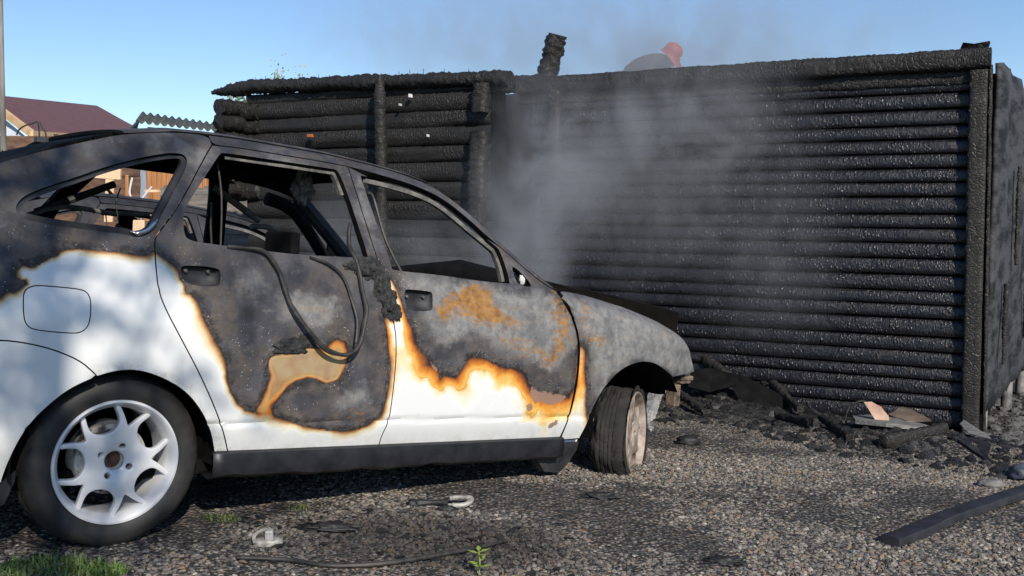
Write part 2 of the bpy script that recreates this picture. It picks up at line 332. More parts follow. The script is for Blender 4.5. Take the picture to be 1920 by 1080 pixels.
def scatter(name, patch, density, smin, smax, material, flat, sub, seed, kind_label=None):
    """stones scattered over a patch of ground with geometry nodes"""
    o = mesh(name, *patch, material); tag(o, kind='stuff')
    ng = bpy.data.node_groups.new(name + '_scatter', 'GeometryNodeTree')
    ng.interface.new_socket('Geometry', in_out='INPUT', socket_type='NodeSocketGeometry')
    ng.interface.new_socket('Geometry', in_out='OUTPUT', socket_type='NodeSocketGeometry')
    gi = ng.nodes.new('NodeGroupInput'); go = ng.nodes.new('NodeGroupOutput')
    dp = node(ng, 'GeometryNodeDistributePointsOnFaces', {'Mesh': gi.outputs[0]}); dp.inputs['Density'].default_value = density; dp.inputs['Seed'].default_value = seed
    join = ng.nodes.new('GeometryNodeJoinGeometry')
    for k in range(5):
        ico = ng.nodes.new('GeometryNodeMeshIcoSphere'); ico.inputs['Radius'].default_value = 1; ico.inputs['Subdivisions'].default_value = sub
        pos = ng.nodes.new('GeometryNodeInputPosition')
        nz = node(ng, 'ShaderNodeTexNoise', {'Vector': pos.outputs[0]}, noise_dimensions='4D'); nz.inputs['W'].default_value = 3.7 * k + seed; nz.inputs['Scale'].default_value = .9; nz.inputs['Detail'].default_value = 2
        mr = node(ng, 'ShaderNodeMapRange', {0: nz.outputs[0], 1: .3, 2: .7, 3: .55, 4: 1.3})
        mul = node(ng, 'ShaderNodeVectorMath', {0: pos.outputs[0]}, operation='SCALE'); ng.links.new(mr.outputs[0], mul.inputs[3])
        m2 = node(ng, 'ShaderNodeVectorMath', {0: mul.outputs[0], 1: (1, .62 + .08 * k, flat)}, operation='MULTIPLY')
        sp = node(ng, 'GeometryNodeSetPosition', {'Geometry': ico.outputs['Mesh'], 'Position': m2.outputs[0]})
        ss = node(ng, 'GeometryNodeSetShadeSmooth', {0: sp.outputs[0]}); ss.inputs['Shade Smooth'].default_value = False
        smt = node(ng, 'GeometryNodeSetMaterial', {'Geometry': ss.outputs[0]}); smt.inputs['Material'].default_value = material
        gi2 = node(ng, 'GeometryNodeGeometryToInstance', {0: smt.outputs[0]})
        ng.links.new(gi2.outputs[0], join.inputs[0])
    rr = node(ng, 'FunctionNodeRandomValue', {}, data_type='FLOAT_VECTOR'); rr.inputs[0].default_value = (-.5, -.5, 0); rr.inputs[1].default_value = (.5, .5, 6.28); rr.inputs['Seed'].default_value = seed
    rs = node(ng, 'FunctionNodeRandomValue', {}, data_type='FLOAT'); rs.inputs[2].default_value = 0; rs.inputs[3].default_value = 1; rs.inputs['Seed'].default_value = seed + 9
    pw = node(ng, 'ShaderNodeMath', {0: rs.outputs[1]}, operation='POWER'); pw.inputs[1].default_value = 2.2
    sc = node(ng, 'ShaderNodeMapRange', {0: pw.outputs[0]}); sc.inputs[3].default_value = smin; sc.inputs[4].default_value = smax
    ri = node(ng, 'FunctionNodeRandomValue', {}, data_type='INT'); ri.inputs[4].default_value = 0; ri.inputs[5].default_value = 4; ri.inputs['Seed'].default_value = seed + 3
    ip = node(ng, 'GeometryNodeInstanceOnPoints', {'Points': dp.outputs['Points'], 'Instance': join.outputs[0], 'Rotation': rr.outputs[0], 'Scale': sc.outputs[0]})
    ip.inputs['Pick Instance'].default_value = True; ng.links.new(ri.outputs[2], ip.inputs['Instance Index'])
    ng.links.new(ip.outputs[0], go.inputs[0])
    md = o.modifiers.new('scatter', 'NODES'); md.node_group = ng
    return o
def frustum_patch(y0, y1, step, margin=.25):
    vs = []; fs = []; idx = {}
    ny = int((y1 - y0) / step)
    for j in range(ny):
        ya = y0 + j * step; lim = .515 * ya + margin; n0 = int(math.floor(-lim / step)); n1 = int(math.ceil(lim / step))
        for i in range(n0, n1):
            q = []
            for (a, b2) in ((i, j), (i+1, j), (i+1, j+1), (i, j+1)):
                if (a, b2) not in idx:
                    x, y = a * step, y0 + b2 * step; idx[(a, b2)] = len(vs); vs.append((x, y, float(ground_h(x, y)) - .002))
                q.append(idx[(a, b2)])
            fs.append(q)
    return vs, fs
scatter('gravel', frustum_patch(2.7, 8.6, .1), 6600, .0038, .0128, M['stone'], .55, 2, 3)

# ================================================================= BURNT CAR
BODY = [( .10,.74),( .20,.775),( .285,.805),( .36,.832),( .395,.840),( .402,.838),( .41,.842),( .50,.845),( .62,.846),( .74,.842),( .80,.835),( .825,.826),( .92,.808),(1.02,.787),(1.08,.762),(1.36,.622),(1.40,.597),(1.43,.545),(1.5,.4)]
_z = np.linspace(.1, 1.5, 701); _w = np.interp(_z, *zip(*BODY))
_k = np.exp(-.5 * (np.arange(-20, 21) / 7.0) ** 2); _k /= _k.sum()
_w = np.convolve(np.pad(_w, 20, mode='edge'), _k, 'valid')
def Wd(x, z):
    x = np.asarray(x, float); z = np.asarray(z, float); zp = z + .036 * (x - .35)
    w = np.interp(zp, _z, _w)
    w = w - .008 * np.exp(-((zp - .402) / .006) ** 2) + .004 * np.exp(-((zp - .855) / .010) ** 2)
    t = np.clip((x - 2.45) / .6, 0, None); w = w - .13 * t ** 2
    t = np.clip((-.30 - x) / .6, 0, None); w = w - .13 * t ** 2
    if TOPX is not None:
        zt = np.interp(x, TOPX, TOPZ); t = np.clip((z - (zt - .085)) / .085, 0, 1.3); w = w - np.where(x > 1.95, .11 * t ** 2, 0)
    return w
TOPX = None
def unp(px, py):                              # photo pixel -> (x, z) on the car's near side
    r = ray(px, py); w = .8
    for _ in range(12):
        t = ((ORG + SD * w) @ SD) / (r @ SD); q = r * t - ORG; x, z = q @ AX, q @ UP; w = .5 * w + .5 * float(Wd(x, z))
    return x, z
def unw(px, py, w):                           # photo pixel -> car-local point on the upright plane at half width w
    r = ray(px, py); t = ((ORG + SD * w) @ SD) / (r @ SD); q = r * t - ORG
    return Vector((q @ AX, -w, q @ UP))
FTOP = [(1035,540),(1060,546),(1100,554),(1160,573),(1220,597),(1265,618),(1285,640),(1296,668)]
_t = [unw(a, b, .70) for a, b in FTOP]; TOPX = [p.x for p in _t]; TOPZ = [p.z for p in _t]

car = thing('burnt_car', tuple(ORG + np.array([0, 0, CAMZ])), 'burnt out white hatchback with scorched doors parked beside the charred house', 'car')
mw = Matrix(((AX[0], -SD[0], UP[0], ORG[0]), (AX[1], -SD[1], UP[1], ORG[1]), (AX[2], -SD[2], UP[2], ORG[2] + CAMZ), (0, 0, 0, 1)))
car.matrix_world = mw
car.rotation_euler = mw.to_euler()

def dens(P, step, smooth=2, closed=True):
    """corner-cutting on a closed outline (points given twice stay sharp) and even spacing"""
    P = np.array(P, float)
    for _ in range(smooth):
        Q = np.roll(P, -1, 0) if closed else P[1:]; A = P if closed else P[:-1]
        P = np.stack([.75*A+.25*Q, .25*A+.75*Q], 1).reshape(-1, 2)
    Q = np.roll(P, -1, 0); out = []
    for a, b in zip(P, Q):
        L = np.linalg.norm(b - a)
        if L < 1e-5: continue
        n = max(1, int(round(L / step)))
        for k in range(n): out.append(a + (b - a) * k / n)
    out = np.array(out); keep = [0]
    for i in range(1, len(out)):
        if np.linalg.norm(out[i] - out[keep[-1]]) > step * .35: keep.append(i)
    return out[keep]
def segdist(P, A, B):
    d = B - A; L = np.maximum((d * d).sum(1), 1e-12)
    t = np.clip(((P[:, None, :] - A[None]) * d[None]).sum(2) / L[None], 0, 1)
    return np.linalg.norm(P[:, None, :] - (A[None] + t[..., None] * d[None]), axis=2)
def inside(P, poly):
    x, y = P[:, 0], P[:, 1]; c = np.zeros(len(P), bool)
    for (x1, y1), (x2, y2) in zip(poly, np.roll(poly, -1, 0)):
        k = ((y1 > y) != (y2 > y)); c ^= k & (x < (x2 - x1) * (y - y1) / (y2 - y1 + 1e-15) + x1)
    return c
def shrink(P, d):
    a = np.roll(P, 1, 0); b = np.roll(P, -1, 0); t = b - a; t /= np.maximum(np.linalg.norm(t, axis=1)[:, None], 1e-9)
    area = .5 * np.sum(P[:, 0] * np.roll(P[:, 1], -1) - np.roll(P[:, 0], -1) * P[:, 1])
    n = np.stack([-t[:, 1], t[:, 0]], 1) * (1 if area > 0 else -1)
    return P + n * d
def fill(loops, step):
    """triangulate an outline with holes, adding even points inside"""
    pts = []; edges = []
    for L in loops:
        n0 = len(pts); n = len(L); pts += [tuple(p) for p in L]; edges += [(n0 + i, n0 + (i+1) % n) for i in range(n)]
    lo = loops[0].min(0); hi = loops[0].max(0)
    gx = np.arange(lo[0], hi[0], step); gy = np.arange(lo[1], hi[1], step * .87)
    G = np.array([(x + (step / 2 if j % 2 else 0), y) for j, y in enumerate(gy) for x in gx])
    ok = inside(G, loops[0])
    for h in loops[1:]: ok &= ~inside(G, h)
    G = G[ok]
    A = np.concatenate(loops); keep = []
    for k in range(0, len(G), 400):
        keep.append((np.linalg.norm(G[k:k+400, None] - A[None], axis=2).min(1) > step * .55))
    G = G[np.concatenate(keep)] if len(G) else G
    allp = pts + [tuple(p) for p in G]
    r = delaunay_2d_cdt([Vector(p) for p in allp], edges, [], 0, 1e-6)
    V = np.array([tuple(p) for p in r[0]]); T = np.array([t for t in r[2] if len(t) == 3])
    cen = V[T].mean(1); ok = inside(cen, loops[0])
    for h in loops[1:]: ok &= ~inside(cen, h)
    T = T[ok]; a = V[T]
    ar = (a[:,1,0]-a[:,0,0])*(a[:,2,1]-a[:,0,1])-(a[:,2,0]-a[:,0,0])*(a[:,1,1]-a[:,0,1])
    T[ar < 0] = T[ar < 0][:, ::-1]
    return V, T[np.abs(ar) > 1e-10]
def U(L): return [unp(*p) for p in L]

# --- where paint survived, traced from the photograph: (x, y, scorch width in metres)
PAINT = [(-160,575,.03),(0,557,.03),(10,548,.03),(22,545,.03),(27,547,.02),(40,538,.02),(50,531,.02),(49,527,.02),(42,529,.03),(33,525,.03),(27,515,.04),(30,505,.04),(42,496,.03),(52,498,.02),(57,501,.02),(58,495,.02),(65,498,.02),(72,492,.02),(82,489,.02),(90,484,.025),(97,480,.03),(106,480,.03),(113,473,.035),(128,467,.04),(150,465,.04),(167,467,.035),(192,470,.03),(217,472,.03),(242,475,.035),(260,477,.04),(277,476,.04),(285,471,.03),(290,470,.03),(305,481,.03),(317,490,.03),(335,507,.03),(338,523,.03),(347,535,.03),(347,547,.03),(358,553,.03),(370,565,.035),(378,582,.045),(382,600,.045),(395,622,.04),(402,637,.04),(417,658,.04),(424,676,.04),(427,714,.035),(434,737,.035),(445,755,.04),(462,768,.045),(483,774,.045),(507,770,.04),(515,780,.035),(541,789,.03),(569,799,.03),(607,803,.03),(640,808,.03),(663,806,.03),(693,795,.03),(713,782,.03),(722,755,.035),(727,725,.04),(731,695,.04),(729,667,.045),(726,640,.05),(722,608,.05),(718,590,.04),(728,598,.02),(738,604,.02),(742,588,.03),(740,572,.03),(731,550,.03),(722,519,.035),(734,524,.04),(747,545,.04),(759,582,.05),(766,602,.075),(774,616,.085),(784,643,.10),(797,665,.11),(806,677,.11),(823,691,.10),(826,711,.06),(833,703,.05),(839,705,.05),(855,707,.05),(868,688,.06),(878,671,.08),(891,667,.09),(913,673,.10),(949,688,.09),(976,693,.06),(984,703,.10),(991,716,.14),(998,728,.17),(1020,735,.19),(1046,740,.19),(1066,741,.15),(1075,724,.07),(1079,694,.045),(1083,662,.035),(1088,645,.03),(1098,655,.045),(1100,668,.05),(1097,694,.05),(1101,727,.045),(1098,759,.035),(1103,788,.025),(1106,820,.03),(1110,900,.03),(300,960,.03),(-160,960,.03)]
ISLAND = [(504,671,.03),(516,665,.03),(531,662,.03),(547,664,.03),(556,654,.03),(567,649,.03),(590,652,.03),(609,654,.06),(616,644,.07),(625,636,.08),(635,633,.08),(648,641,.08),(654,656,.08),(652,676,.06),(646,695,.05),(635,712,.04),(612,720,.05),(592,712,.05),(577,709,.06),(554,716,.06),(539,726,.05),(528,740,.06),(518,755,.07),(511,762,.08),(515,776,.08),(505,785,.07),(483,778,.06),(478,768,.05),(490,750,.05),(500,725,.05),(507,706,.05),(503,690,.04)]
RUST = [[(820,586),(850,557),(867,546),(888,536),(907,545),(922,560),(933,580),(942,593),(970,607),(933,606),(897,602),(880,592),(860,577),(847,588),(833,600)],
        [(1040,555),(1058,572),(1068,600),(1063,640),(1050,668),(1035,683),(1018,688),(1008,672),(1012,650),(1025,665),(1040,640),(1046,610),(1036,580)],
        [(905,618),(960,622),(1002,645),(1012,672),(985,668),(940,648)], [(1084,570),(1100,574),(1102,612),(1088,620)], [(1098,626),(1140,634),(1136,648),(1104,646)],
        [(655,775),(672,760),(684,768),(676,782)], [(556,800),(560,802),(562,806),(557,806)]]
ASH = [[(740,512),(860,522),(1000,545),(1040,548),(1075,600),(1080,650),(1060,675),(1030,705),(985,672),(930,655),(890,625),(860,640),(835,660),(805,630),(790,590),(755,540)],
       [(1040,540),(1160,570),(1280,620),(1310,700),(1250,700),(1205,672),(1150,705),(1120,770),(1108,700),(1092,640),(1080,600)],
       [(520,530),(640,545),(660,600),(600,640),(520,600)], [(640,720),(700,700),(705,760),(650,785),(610,770)], [(400,480),(480,470),(520,540),(470,590),(430,560)], [(235,256),(400,264),(660,316),(800,366),(905,440),(1030,542),(955,545),(930,470),(850,405),(760,360),(690,345),(740,500),(690,480),(640,330),(430,292),(345,380),(290,440),(345,300)], [(0,335),(60,305),(120,285),(230,270),(200,305),(90,345)], [(20,420),(120,430),(280,450),(270,470),(150,460),(60,480)]]
_P = np.array([(*unp(a, b), w * (1.45 if w > .045 and a > 715 else 1)) for a, b, w in PAINT]); _I = np.array([(*unp(a, b), w) for a, b, w in ISLAND])
_Ru = [np.array(U(L)) for L in RUST]; _As = [np.array(U(L)) for L in ASH]
_Sh = [np.array(U(L)) for L in ([(996,724),(1020,733),(1050,739),(1064,742),(1052,754),(1030,760),(1012,752),(1003,757),(994,742)], [(988,758),(996,755),(1000,764),(994,772),(987,768)], [(1026,798),(1040,790),(1046,780),(1044,796),(1030,804)], [(806,676),(818,688),(822,698),(812,692)])]
def burn_attrs(P):
    P = np.asarray(P, float); n = len(P); sd = np.full(n, -9.0); wd = np.full(n, .03)
    for L in (_P, _I):
        A = L[:, :2]; B = np.roll(A, -1, 0); wm = .5 * (L[:, 2] + np.roll(L[:, 2], -1))
        for k in range(0, n, 2000):
            D = segdist(P[k:k+2000], A, B); d = D.min(1); ins = inside(P[k:k+2000], A)
            wt = 1 / (D + .004) ** 3; w = (wt * wm).sum(1) / wt.sum(1)
            s = np.where(ins, d, -d); up = s > sd[k:k+2000]
            sd[k:k+2000] = np.where(up, s, sd[k:k+2000]); wd[k:k+2000] = np.where(up, w, wd[k:k+2000])
    def soft(polys, r, amp):
        o = np.zeros(n)
        for L, a in zip(polys, amp):
            d = np.concatenate([segdist(P[k:k+2000], L, np.roll(L, -1, 0)).min(1) for k in range(0, n, 2000)])
            s = np.where(inside(P, L), d, -d); o = np.maximum(o, a * np.clip(.5 + s / (2 * r), 0, 1))
        return o
    tan = np.clip(.5 + np.where(inside(P, _I[:, :2]), 1, -1) * segdist(P, _I[:, :2], np.roll(_I[:, :2], -1, 0)).min(1) / .02, 0, 1)
    mau = np.clip(.5 + np.maximum.reduce([np.where(inside(P, q), 1, -1) * segdist(P, q, np.roll(q, -1, 0)).min(1) for q in _Sh]) / .02, 0, 1)
    ar = np.array(U(ARCH_R)); dirt = np.exp(-(segdist(P, ar[:-1], ar[1:]).min(1) / .03) ** 2) + .55 * np.exp(-((P[:, 1] + .036 * (P[:, 0] - .35) - .285) / .05) ** 2)
    return dict(dirt=dirt, mauve=mau, sd=sd, wd=wd, rust=soft(_Ru, .05, (1.15, .8, .55, .7, .7, .6, .3)), ash=soft(_As, .08, (1, 1, .78, .74, .6, .62, .45, .5)), tan=tan)
def set_attrs(me, d):
    for k, a in d.items():
        at_ = me.attributes.new(k, 'FLOAT', 'POINT'); at_.data.foreach_set('value', np.asarray(a, np.float32))
ALL_BURNT = dict(sd=-.5, wd=.03, rust=0, ash=.1, tan=0)
def panel(name, outline, holes=(), parent=car, step=.013, gap=.0022, thick=.03, inner=None, dent=1.0, wfun=Wd):
    o2 = shrink(dens(outline, step * .8), gap)
    hs = [dens(h, step * .7) for h in holes]
    V, T = fill([o2] + hs, step)
    a = burn_attrs(V)
    w = wfun(V[:, 0], V[:, 1])
    dz = np.array([noise.noise(Vector((x * 5, z * 5, 1.7))) * .006 + noise.noise(Vector((x * 17, z * 17, 4.1))) * .0022 for x, z in V])
    w = w + dz * dent * np.clip(-a['sd'] / .06, 0, 1)
    vs = np.stack([V[:, 0], -w, V[:, 1]], 1)
    ob = mesh(name, vs, T, [M['paint'], inner or M['soot']], parent); set_attrs(ob.data, a)
    s = ob.modifiers.new('solid', 'SOLIDIFY'); s.thickness = thick; s.offset = -1; s.material_offset = 1; s.material_offset_rim = 1; s.use_rim = True
    e = ob.modifiers.new('split', 'EDGE_SPLIT'); e.split_angle = R(50)
    return ob
def dbl(L): return [p for p in L for _ in (0, 1)]

QWIN = [(38,394),(45,380),(66,369),(90,360),(120,350),(150,340),(200,322),(240,311),(290,299),(330,294),(345,296),(343,308),(320,350),(296,395),(287,415),(276,431),(255,437),(236,430),(200,426),(150,420),(90,411),(45,402)]
RWIN = [(412,288),(420,286),(520,301),(620,316),(632,318),(640,332),(660,385),(690,483),(690,484),(560,478),(480,468),(400,458),(352,451),(344,437),(343,405),(350,385),(380,340)]
FWIN = [(676,330),(678,329),(720,338),(770,352),(815,370),(850,395),(890,430),(930,462),(938,472),(955,531),(954,532),(900,527),(820,515),(736,507),(734,500),(700,400),(678,338)]
MIRW = [(957,499),(967,503),(976,512),(990,527),(996,538),(980,537),(966,529)]
CSHUT = [(398,272),(388,288),(342,375),(303,430),(291,445),(290,465),(293,510),(298,545),(311,582),(345,645),(375,702),(402,762),(420,815),(428,851)]
BSHUT = [(652,312),(660,335),(682,405),(708,490),(722,540),(734,588),(742,625),(743,660),(740,705),(735,750),(727,790),(716,815),(710,836)]
FSHUT = [(1042,545),(1054,562),(1068,588),(1078,612),(1084,642),(1084,670),(1080,715),(1072,755),(1063,790),(1052,815),(1047,826)]
RAIL_LO = [(398,272),(440,276),(520,289),(600,302),(652,312),(700,325),(760,342),(810,362),(848,386),(888,420),(920,449),(950,474),(985,506),(1012,527),(1042,545)]
RAIL_HI = [(1036,537),(1012,518),(985,497),(945,461),(920,438),(890,409),(850,376),(810,349),(760,328),(700,311),(640,296),(600,287),(520,273),(450,261),(415,256),(390,253)]
ARCH_R = [(182,706),(215,696),(255,693),(300,706),(345,731),(375,766),(394,806),(402,851)]
FLAP = [(42,556),(46,543),(57,536),(72,534),(110,537),(150,541),(164,547),(171,560),(171,590),(167,612),(152,625),(130,626),(65,620),(50,612),(43,596)]

# rear quarter
tail_top = [unp(-135, 350)]
qo = U([(0,303),(60,287),(120,273),(175,261),(230,250),(330,247),(390,253)]) + [unp(398,272)] * 2 + U(CSHUT[1:-1]) + [unp(428,851)] * 2 + [unp(402,851)] * 2 + U(ARCH_R[::-1][1:-1]) + [unp(182,706)] * 2 + U([(176,699),(150,676),(100,655),(50,643),(0,637)]) + [(-.62, .70)] + [(-.83, .72)] * 2 + [(-.85, .9)] + [(-.80, 1.0)] * 2 + [(-.70, 1.06)]
QW2 = [tuple(v) for v in shrink(np.array(U(QWIN)), -.016)]
qp = panel('quarter_panel', qo, [QW2, U(FLAP)])
panel('fuel_flap', U(FLAP), gap=.0035, step=.02)
bo = U([(0,637),(50,643),(100,655),(150,676),(176,699)]) + [unp(182,706)] * 2 + U([(130,729),(90,761),(60,790),(35,825),(12,875)]) + [unp(2,905)] * 2 + [(-.45, .23)] + [(-.78, .24)] * 2 + [(-.86, .45)] + [(-.85, .70)] * 2 + [(-.62, .695)]
panel('rear_bumper', bo, step=.025)
# doors
HND_R = [(338,502),(342,498),(376,498),(407,503),(413,508),(413,530),(408,537),(376,537),(350,531),(341,520)]
HND_F = [(759,545),(763,542),(805,546),(812,550),(812,577),(807,584),(770,582),(760,574)]
rd = panel('rear_door', U(CSHUT) + [unp(428,851)] + [unp(710,836)] * 2 + U(BSHUT[::-1][1:-1]) + [unp(652,312)] * 2 + U([(600,302),(520,289),(440,276)]) + [unp(398,272)], [U(RWIN), U(HND_R)])
fd = panel('front_door', U(BSHUT) + [unp(710,836)] + [unp(1047,826)] * 2 + U(FSHUT[::-1][1:-1]) + [unp(1042,545)] * 2 + U(RAIL_LO[::-1][1:-10]) + [unp(652,312)], [U(FWIN), U(HND_F), U(MIRW)])
for door, H in ((rd, HND_R), (fd, HND_F)):                    # sunk handle pockets, the handles melted away
    L = dens(U(H), .01); n = len(L); c = L.mean(0); w = Wd(L[:, 0], L[:, 1])
    vs = [(p[0], -(ww - .001), p[1]) for p, ww in zip(L, w)] + [((p[0]-c[0])*.93+c[0], -(ww - .028), (p[1]-c[1])*.9+c[1]) for p, ww in zip(L, w)]
    pk = mesh('handle_pocket', vs, [(i, (i+1) % n, n+(i+1) % n, n+i) for i in range(n)] + [tuple(range(n, 2*n))], M['char_metal'], door)
    for t in (-.05, .03): MB().lathe([(.0001, -.012), (.006, -.010), (.006, .004)], 10, M=Matrix.Translation((c[0]+t, -(float(Wd(*c)) - .022), c[1]+.012))).build('handle_screw', M['trim'], door, True)
panel('roof_rail', [unp(398,272)] + U(RAIL_LO[1:-1]) + [unp(1042,545)] * 2 + [unp(1036,537)] * 2 + U(RAIL_HI[1:-1]) + [unp(390,253)] * 2, step=.02)
# front wing
ARCH_F = [(1103,788),(1112,765),(1130,731),(1155,701),(1180,684),(1206,677),(1230,682),(1248,696),(1260,707)]
fo = U([(1044,543),(1060,546),(1100,554),(1160,573),(1220,597),(1262,616),(1284,640),(1295,668)]) + [unp(1302,697)] * 2 + [unp(1260,707)] * 2 + U(ARCH_F[::-1][1:-1]) + [unp(1103,788)] * 2 + [unp(1086,822)] * 2 + [unp(1050,825)] * 2 + U([(1063,792),(1075,755),(1083,715),(1087,670),(1087,642),(1081,612),(1071,588),(1057,562)])
panel('front_wing', fo, dent=1.8)
# roof skin between the two rails
sil = [(232,250),(330,246.5),(390,252),(415,255),(450,260),(520,272),(600,286),(640,295),(700,310),(760,327),(800,343)]
rows = []
for a, b in sil:
    x, z = unp(a, b); w = float(Wd(x, z)); rows.append([(x, w * math.cos(math.pi * k / 24), z + .002 + .030 * math.sin(math.pi * k / 24)) for k in range(25)])
vs = [p for r_ in rows for p in r_]; fs = [(i*25+k, i*25+k+1, (i+1)*25+k+1, (i+1)*25+k) for i in range(len(rows)-1) for k in range(24)]
rf = mesh('roof', vs, fs, [M['paint'], M['soot']], car); set_attrs(rf.data, {k: np.full(len(vs), v) for k, v in ALL_BURNT.items()})
s = rf.modifiers.new('solid', 'SOLIDIFY'); s.thickness = .02; s.offset = -1; s.material_offset = 1; s.material_offset_rim = 1
# tailgate (glass gone, blackened) from roof edge down to the tail
rows = []
for (x, z, wm) in ((0.02, 1.375, .52), (-.15, 1.315, .53), (-.36, 1.205, .55), (-.60, 1.09, .60), (-.80, 1.02, .66), (-.86, .85, .70), (-.87, .70, .70)):
    rows.append([(x + .05 * (1 - (2*k/16-1) ** 2) * -1 * (1 if z < 1.2 else .3), wm * (2*k/16-1), z) for k in range(17)])
vs = [p for r_ in rows for p in r_]; fs = [(i*17+k, i*17+k+1, (i+1)*17+k+1, (i+1)*17+k) for i in range(len(rows)-1) for k in range(16)]
tg = mesh('tailgate', vs, fs, M['soot'], car); s = tg.modifiers.new('solid', 'SOLIDIFY'); s.thickness = .03; s.offset = 0
hb = MB().box((-.02, -.03, -.012), (.10, .02, .012)).build('tailgate_hinge', M['char_metal'], tg, bevel=.003); hb.location = (.0, .30, 1.40)
mb = MB()                                                     # rear bumper face
vs = []; 
for z in (.24, .45, .70):
    for k in range(13): t = 2*k/12-1; vs.append((-.86 - .06 * (1 - t*t) + (.02 if z < .3 else 0), .72 * t, z))
mb.add(vs, [(i*13+k, i*13+k+1, (i+1)*13+k+1, (i+1)*13+k) for i in range(2) for k in range(12)])
rb = mb.build('bumper_face', M['paint'], car, True); set_attrs(rb.data, {k: np.full(len(vs), v) for k, v in dict(sd=.5, wd=.03, rust=0, ash=0, tan=0).items()})
s = rb.modifiers.new('solid', 'SOLIDIFY'); s.thickness = .01
# glass channels inside the window openings
def ring(name, win, inset, depth, wid, parent=car, mtl='trim', stop=None):
    L = shrink(dens(U(win), .02), inset); n = len(L); w = Wd(L[:, 0], L[:, 1]) - depth; L2 = shrink(L, wid)
    vs = [(p[0], -ww, p[1]) for p, ww in zip(L, w)] + [(p[0], -(ww + .004), p[1]) for p, ww in zip(L2, w)] + [(p[0], -(ww - .02), p[1]) for p, ww in zip(L2, w)]
    keep = range(n)
    if stop: q0, q1 = unp(*stop[0]), unp(*stop[1]); k0, k1 = (int(np.argmin(((L - np.array(q_)) ** 2).sum(1))) for q_ in (q0, q1)); keep = list(range(k0, k1)) if k0 < k1 else list(range(k0, n)) + list(range(k1))
    if stop:
        keep = list(keep); ids = keep + [(keep[-1]+1) % n]; vs = [vs[i + o_*n] for o_ in (0, 1, 2) for i in ids]; n = len(ids); keep = range(n-1)
    return mesh(name, vs, [(i, (i+1) % n, n+(i+1) % n, n+i) for i in keep] + [(n+i, n+(i+1) % n, 2*n+(i+1) % n, 2*n+i) for i in keep], M[mtl], parent, True, 40)
ring('window_flange', QWIN, -.026, .012, .030, qp, 'char_metal'); ring('window_channel', RWIN, .006, .022, .015, rd, 'trim', ((428,290), (652,362))); ring('window_channel', FWIN, .006, .022, .018, fd, 'trim', ((684,332), (953,524)))
# sill
p0, p1 = unp(396, 852), unp(1040, 824)
vs = []; N = 40; prof_ = [(.008, .012), (.022, .004), (.026, -.03), (.020, -.075), (-.02, -.092), (-.09, -.085)]
for i in range(N+1):
    t = i / N; x = p0[0] + (p1[0] + .04 - p0[0]) * t; z = p0[1] + (p1[1] - p0[1]) * t
    wb = float(Wd(x, z + .02)) + .004
    for (dw, dz) in prof_: vs.append((x, -(wb + dw - .012 + .004 * noise.noise(Vector((x * 4, dz * 9, 0)))), z + dz + (.012 * noise.noise(Vector((x*9, 0, 2))) if dz < -.07 else 0)))
k6 = len(prof_)
sill = mesh('sill', vs, [(i*k6+k, i*k6+k+1, (i+1)*k6+k+1, (i+1)*k6+k) for i in range(N) for k in range(k6-1)], M['plastic'], car, True, 45)
s = sill.modifiers.new('solid', 'SOLIDIFY'); s.thickness = .006
# torn sill end hanging by the front wheel
pts = [unw(1012,842,.78), unw(1030,850,.77), unw(1050,862,.76), unw(1042,884,.74), unw(1020,886,.75)]
q = [unw(a, b, w) for a, b, w in ((1000,836,.79),(1085,828,.77),(1082,842,.75),(1066,868,.74),(1048,887,.73),(1020,884,.75),(1008,862,.77))]
vs = q + [p + Vector((0, .05, 0)) for p in q]; n = len(q)
mesh('torn_sill_end', vs, [tuple(range(n)), tuple(range(2*n-1, n-1, -1))] + [(i, n+i, n+(i+1) % n, (i+1) % n) for i in range(n)], M['char_metal'], car, False)
q = [unw(a, b, .765) for a, b in ((1046,826),(1083,824),(1078,834),(1040,839))]
vs = q + [p + Vector((0, .03, 0)) for p in q]
o = mesh('wing_tip', vs, [(0,1,2,3),(7,6,5,4)] + [(i, 4+i, 4+(i+1) % 4, (i+1) % 4) for i in range(4)], M['paint'], car, False); set_attrs(o.data, {k: np.full(8, v) for k, v in dict(sd=.05, wd=.07, rust=0, ash=0, tan=0).items()})

# hood: sprung up and black
near = [unw(a, b, .52) for a, b in ((1026,532),(1060,540),(1100,547),(1150,558),(1200,570),(1240,580),(1272,590))]
vs = []; nn = len(near)
for i, p in enumerate(near):
    for k in range(9):
        t = k / 8; vs.append((p.x + .04 * math.sin(math.pi * t), -.52 + 1.04 * t, p.z + .012 * math.sin(math.pi * t) - .05 * t))
fs = [(i*9+k, i*9+k+1, (i+1)*9+k+1, (i+1)*9+k) for i in range(nn-1) for k in range(8)]
hood = mesh('hood', vs, fs, M['soot'], car); s = hood.modifiers.new('solid', 'SOLIDIFY'); s.thickness = .012; s.offset = -1
lowe = [unw(a, b, .53) for a, b in ((1026,540),(1060,550),(1100,560),(1150,578),(1200,600),(1240,622),(1266,640))]
mesh('hood_edge', [(p.x, -.525, p.z) for p in near] + [(p.x, -.53, p.z) for p in lowe], [(i, i+1, nn+i+1, nn+i) for i in range(nn-1)], m_noisy('hood_underside', (.003,.0025,.002), (.008,.0065,.005), 5, .9, .2, .004, None, 0, .1), hood)
mb = MB()                                                     # front bracket where the bumper burned away
q = unw(1278, 708, .70)
mb.box((q.x-.045, -.74, q.z-.012), (q.x+.05, -.60, q.z+.012)); mb.box((q.x-.045, -.735, q.z-.028), (q.x+.035, -.61, q.z-.0125))
q2 = unw(1264, 738, .70); mb.box((q2.x-.022, -.725, q2.z-.065), (q2.x+.022, -.66, q2.z+.05))
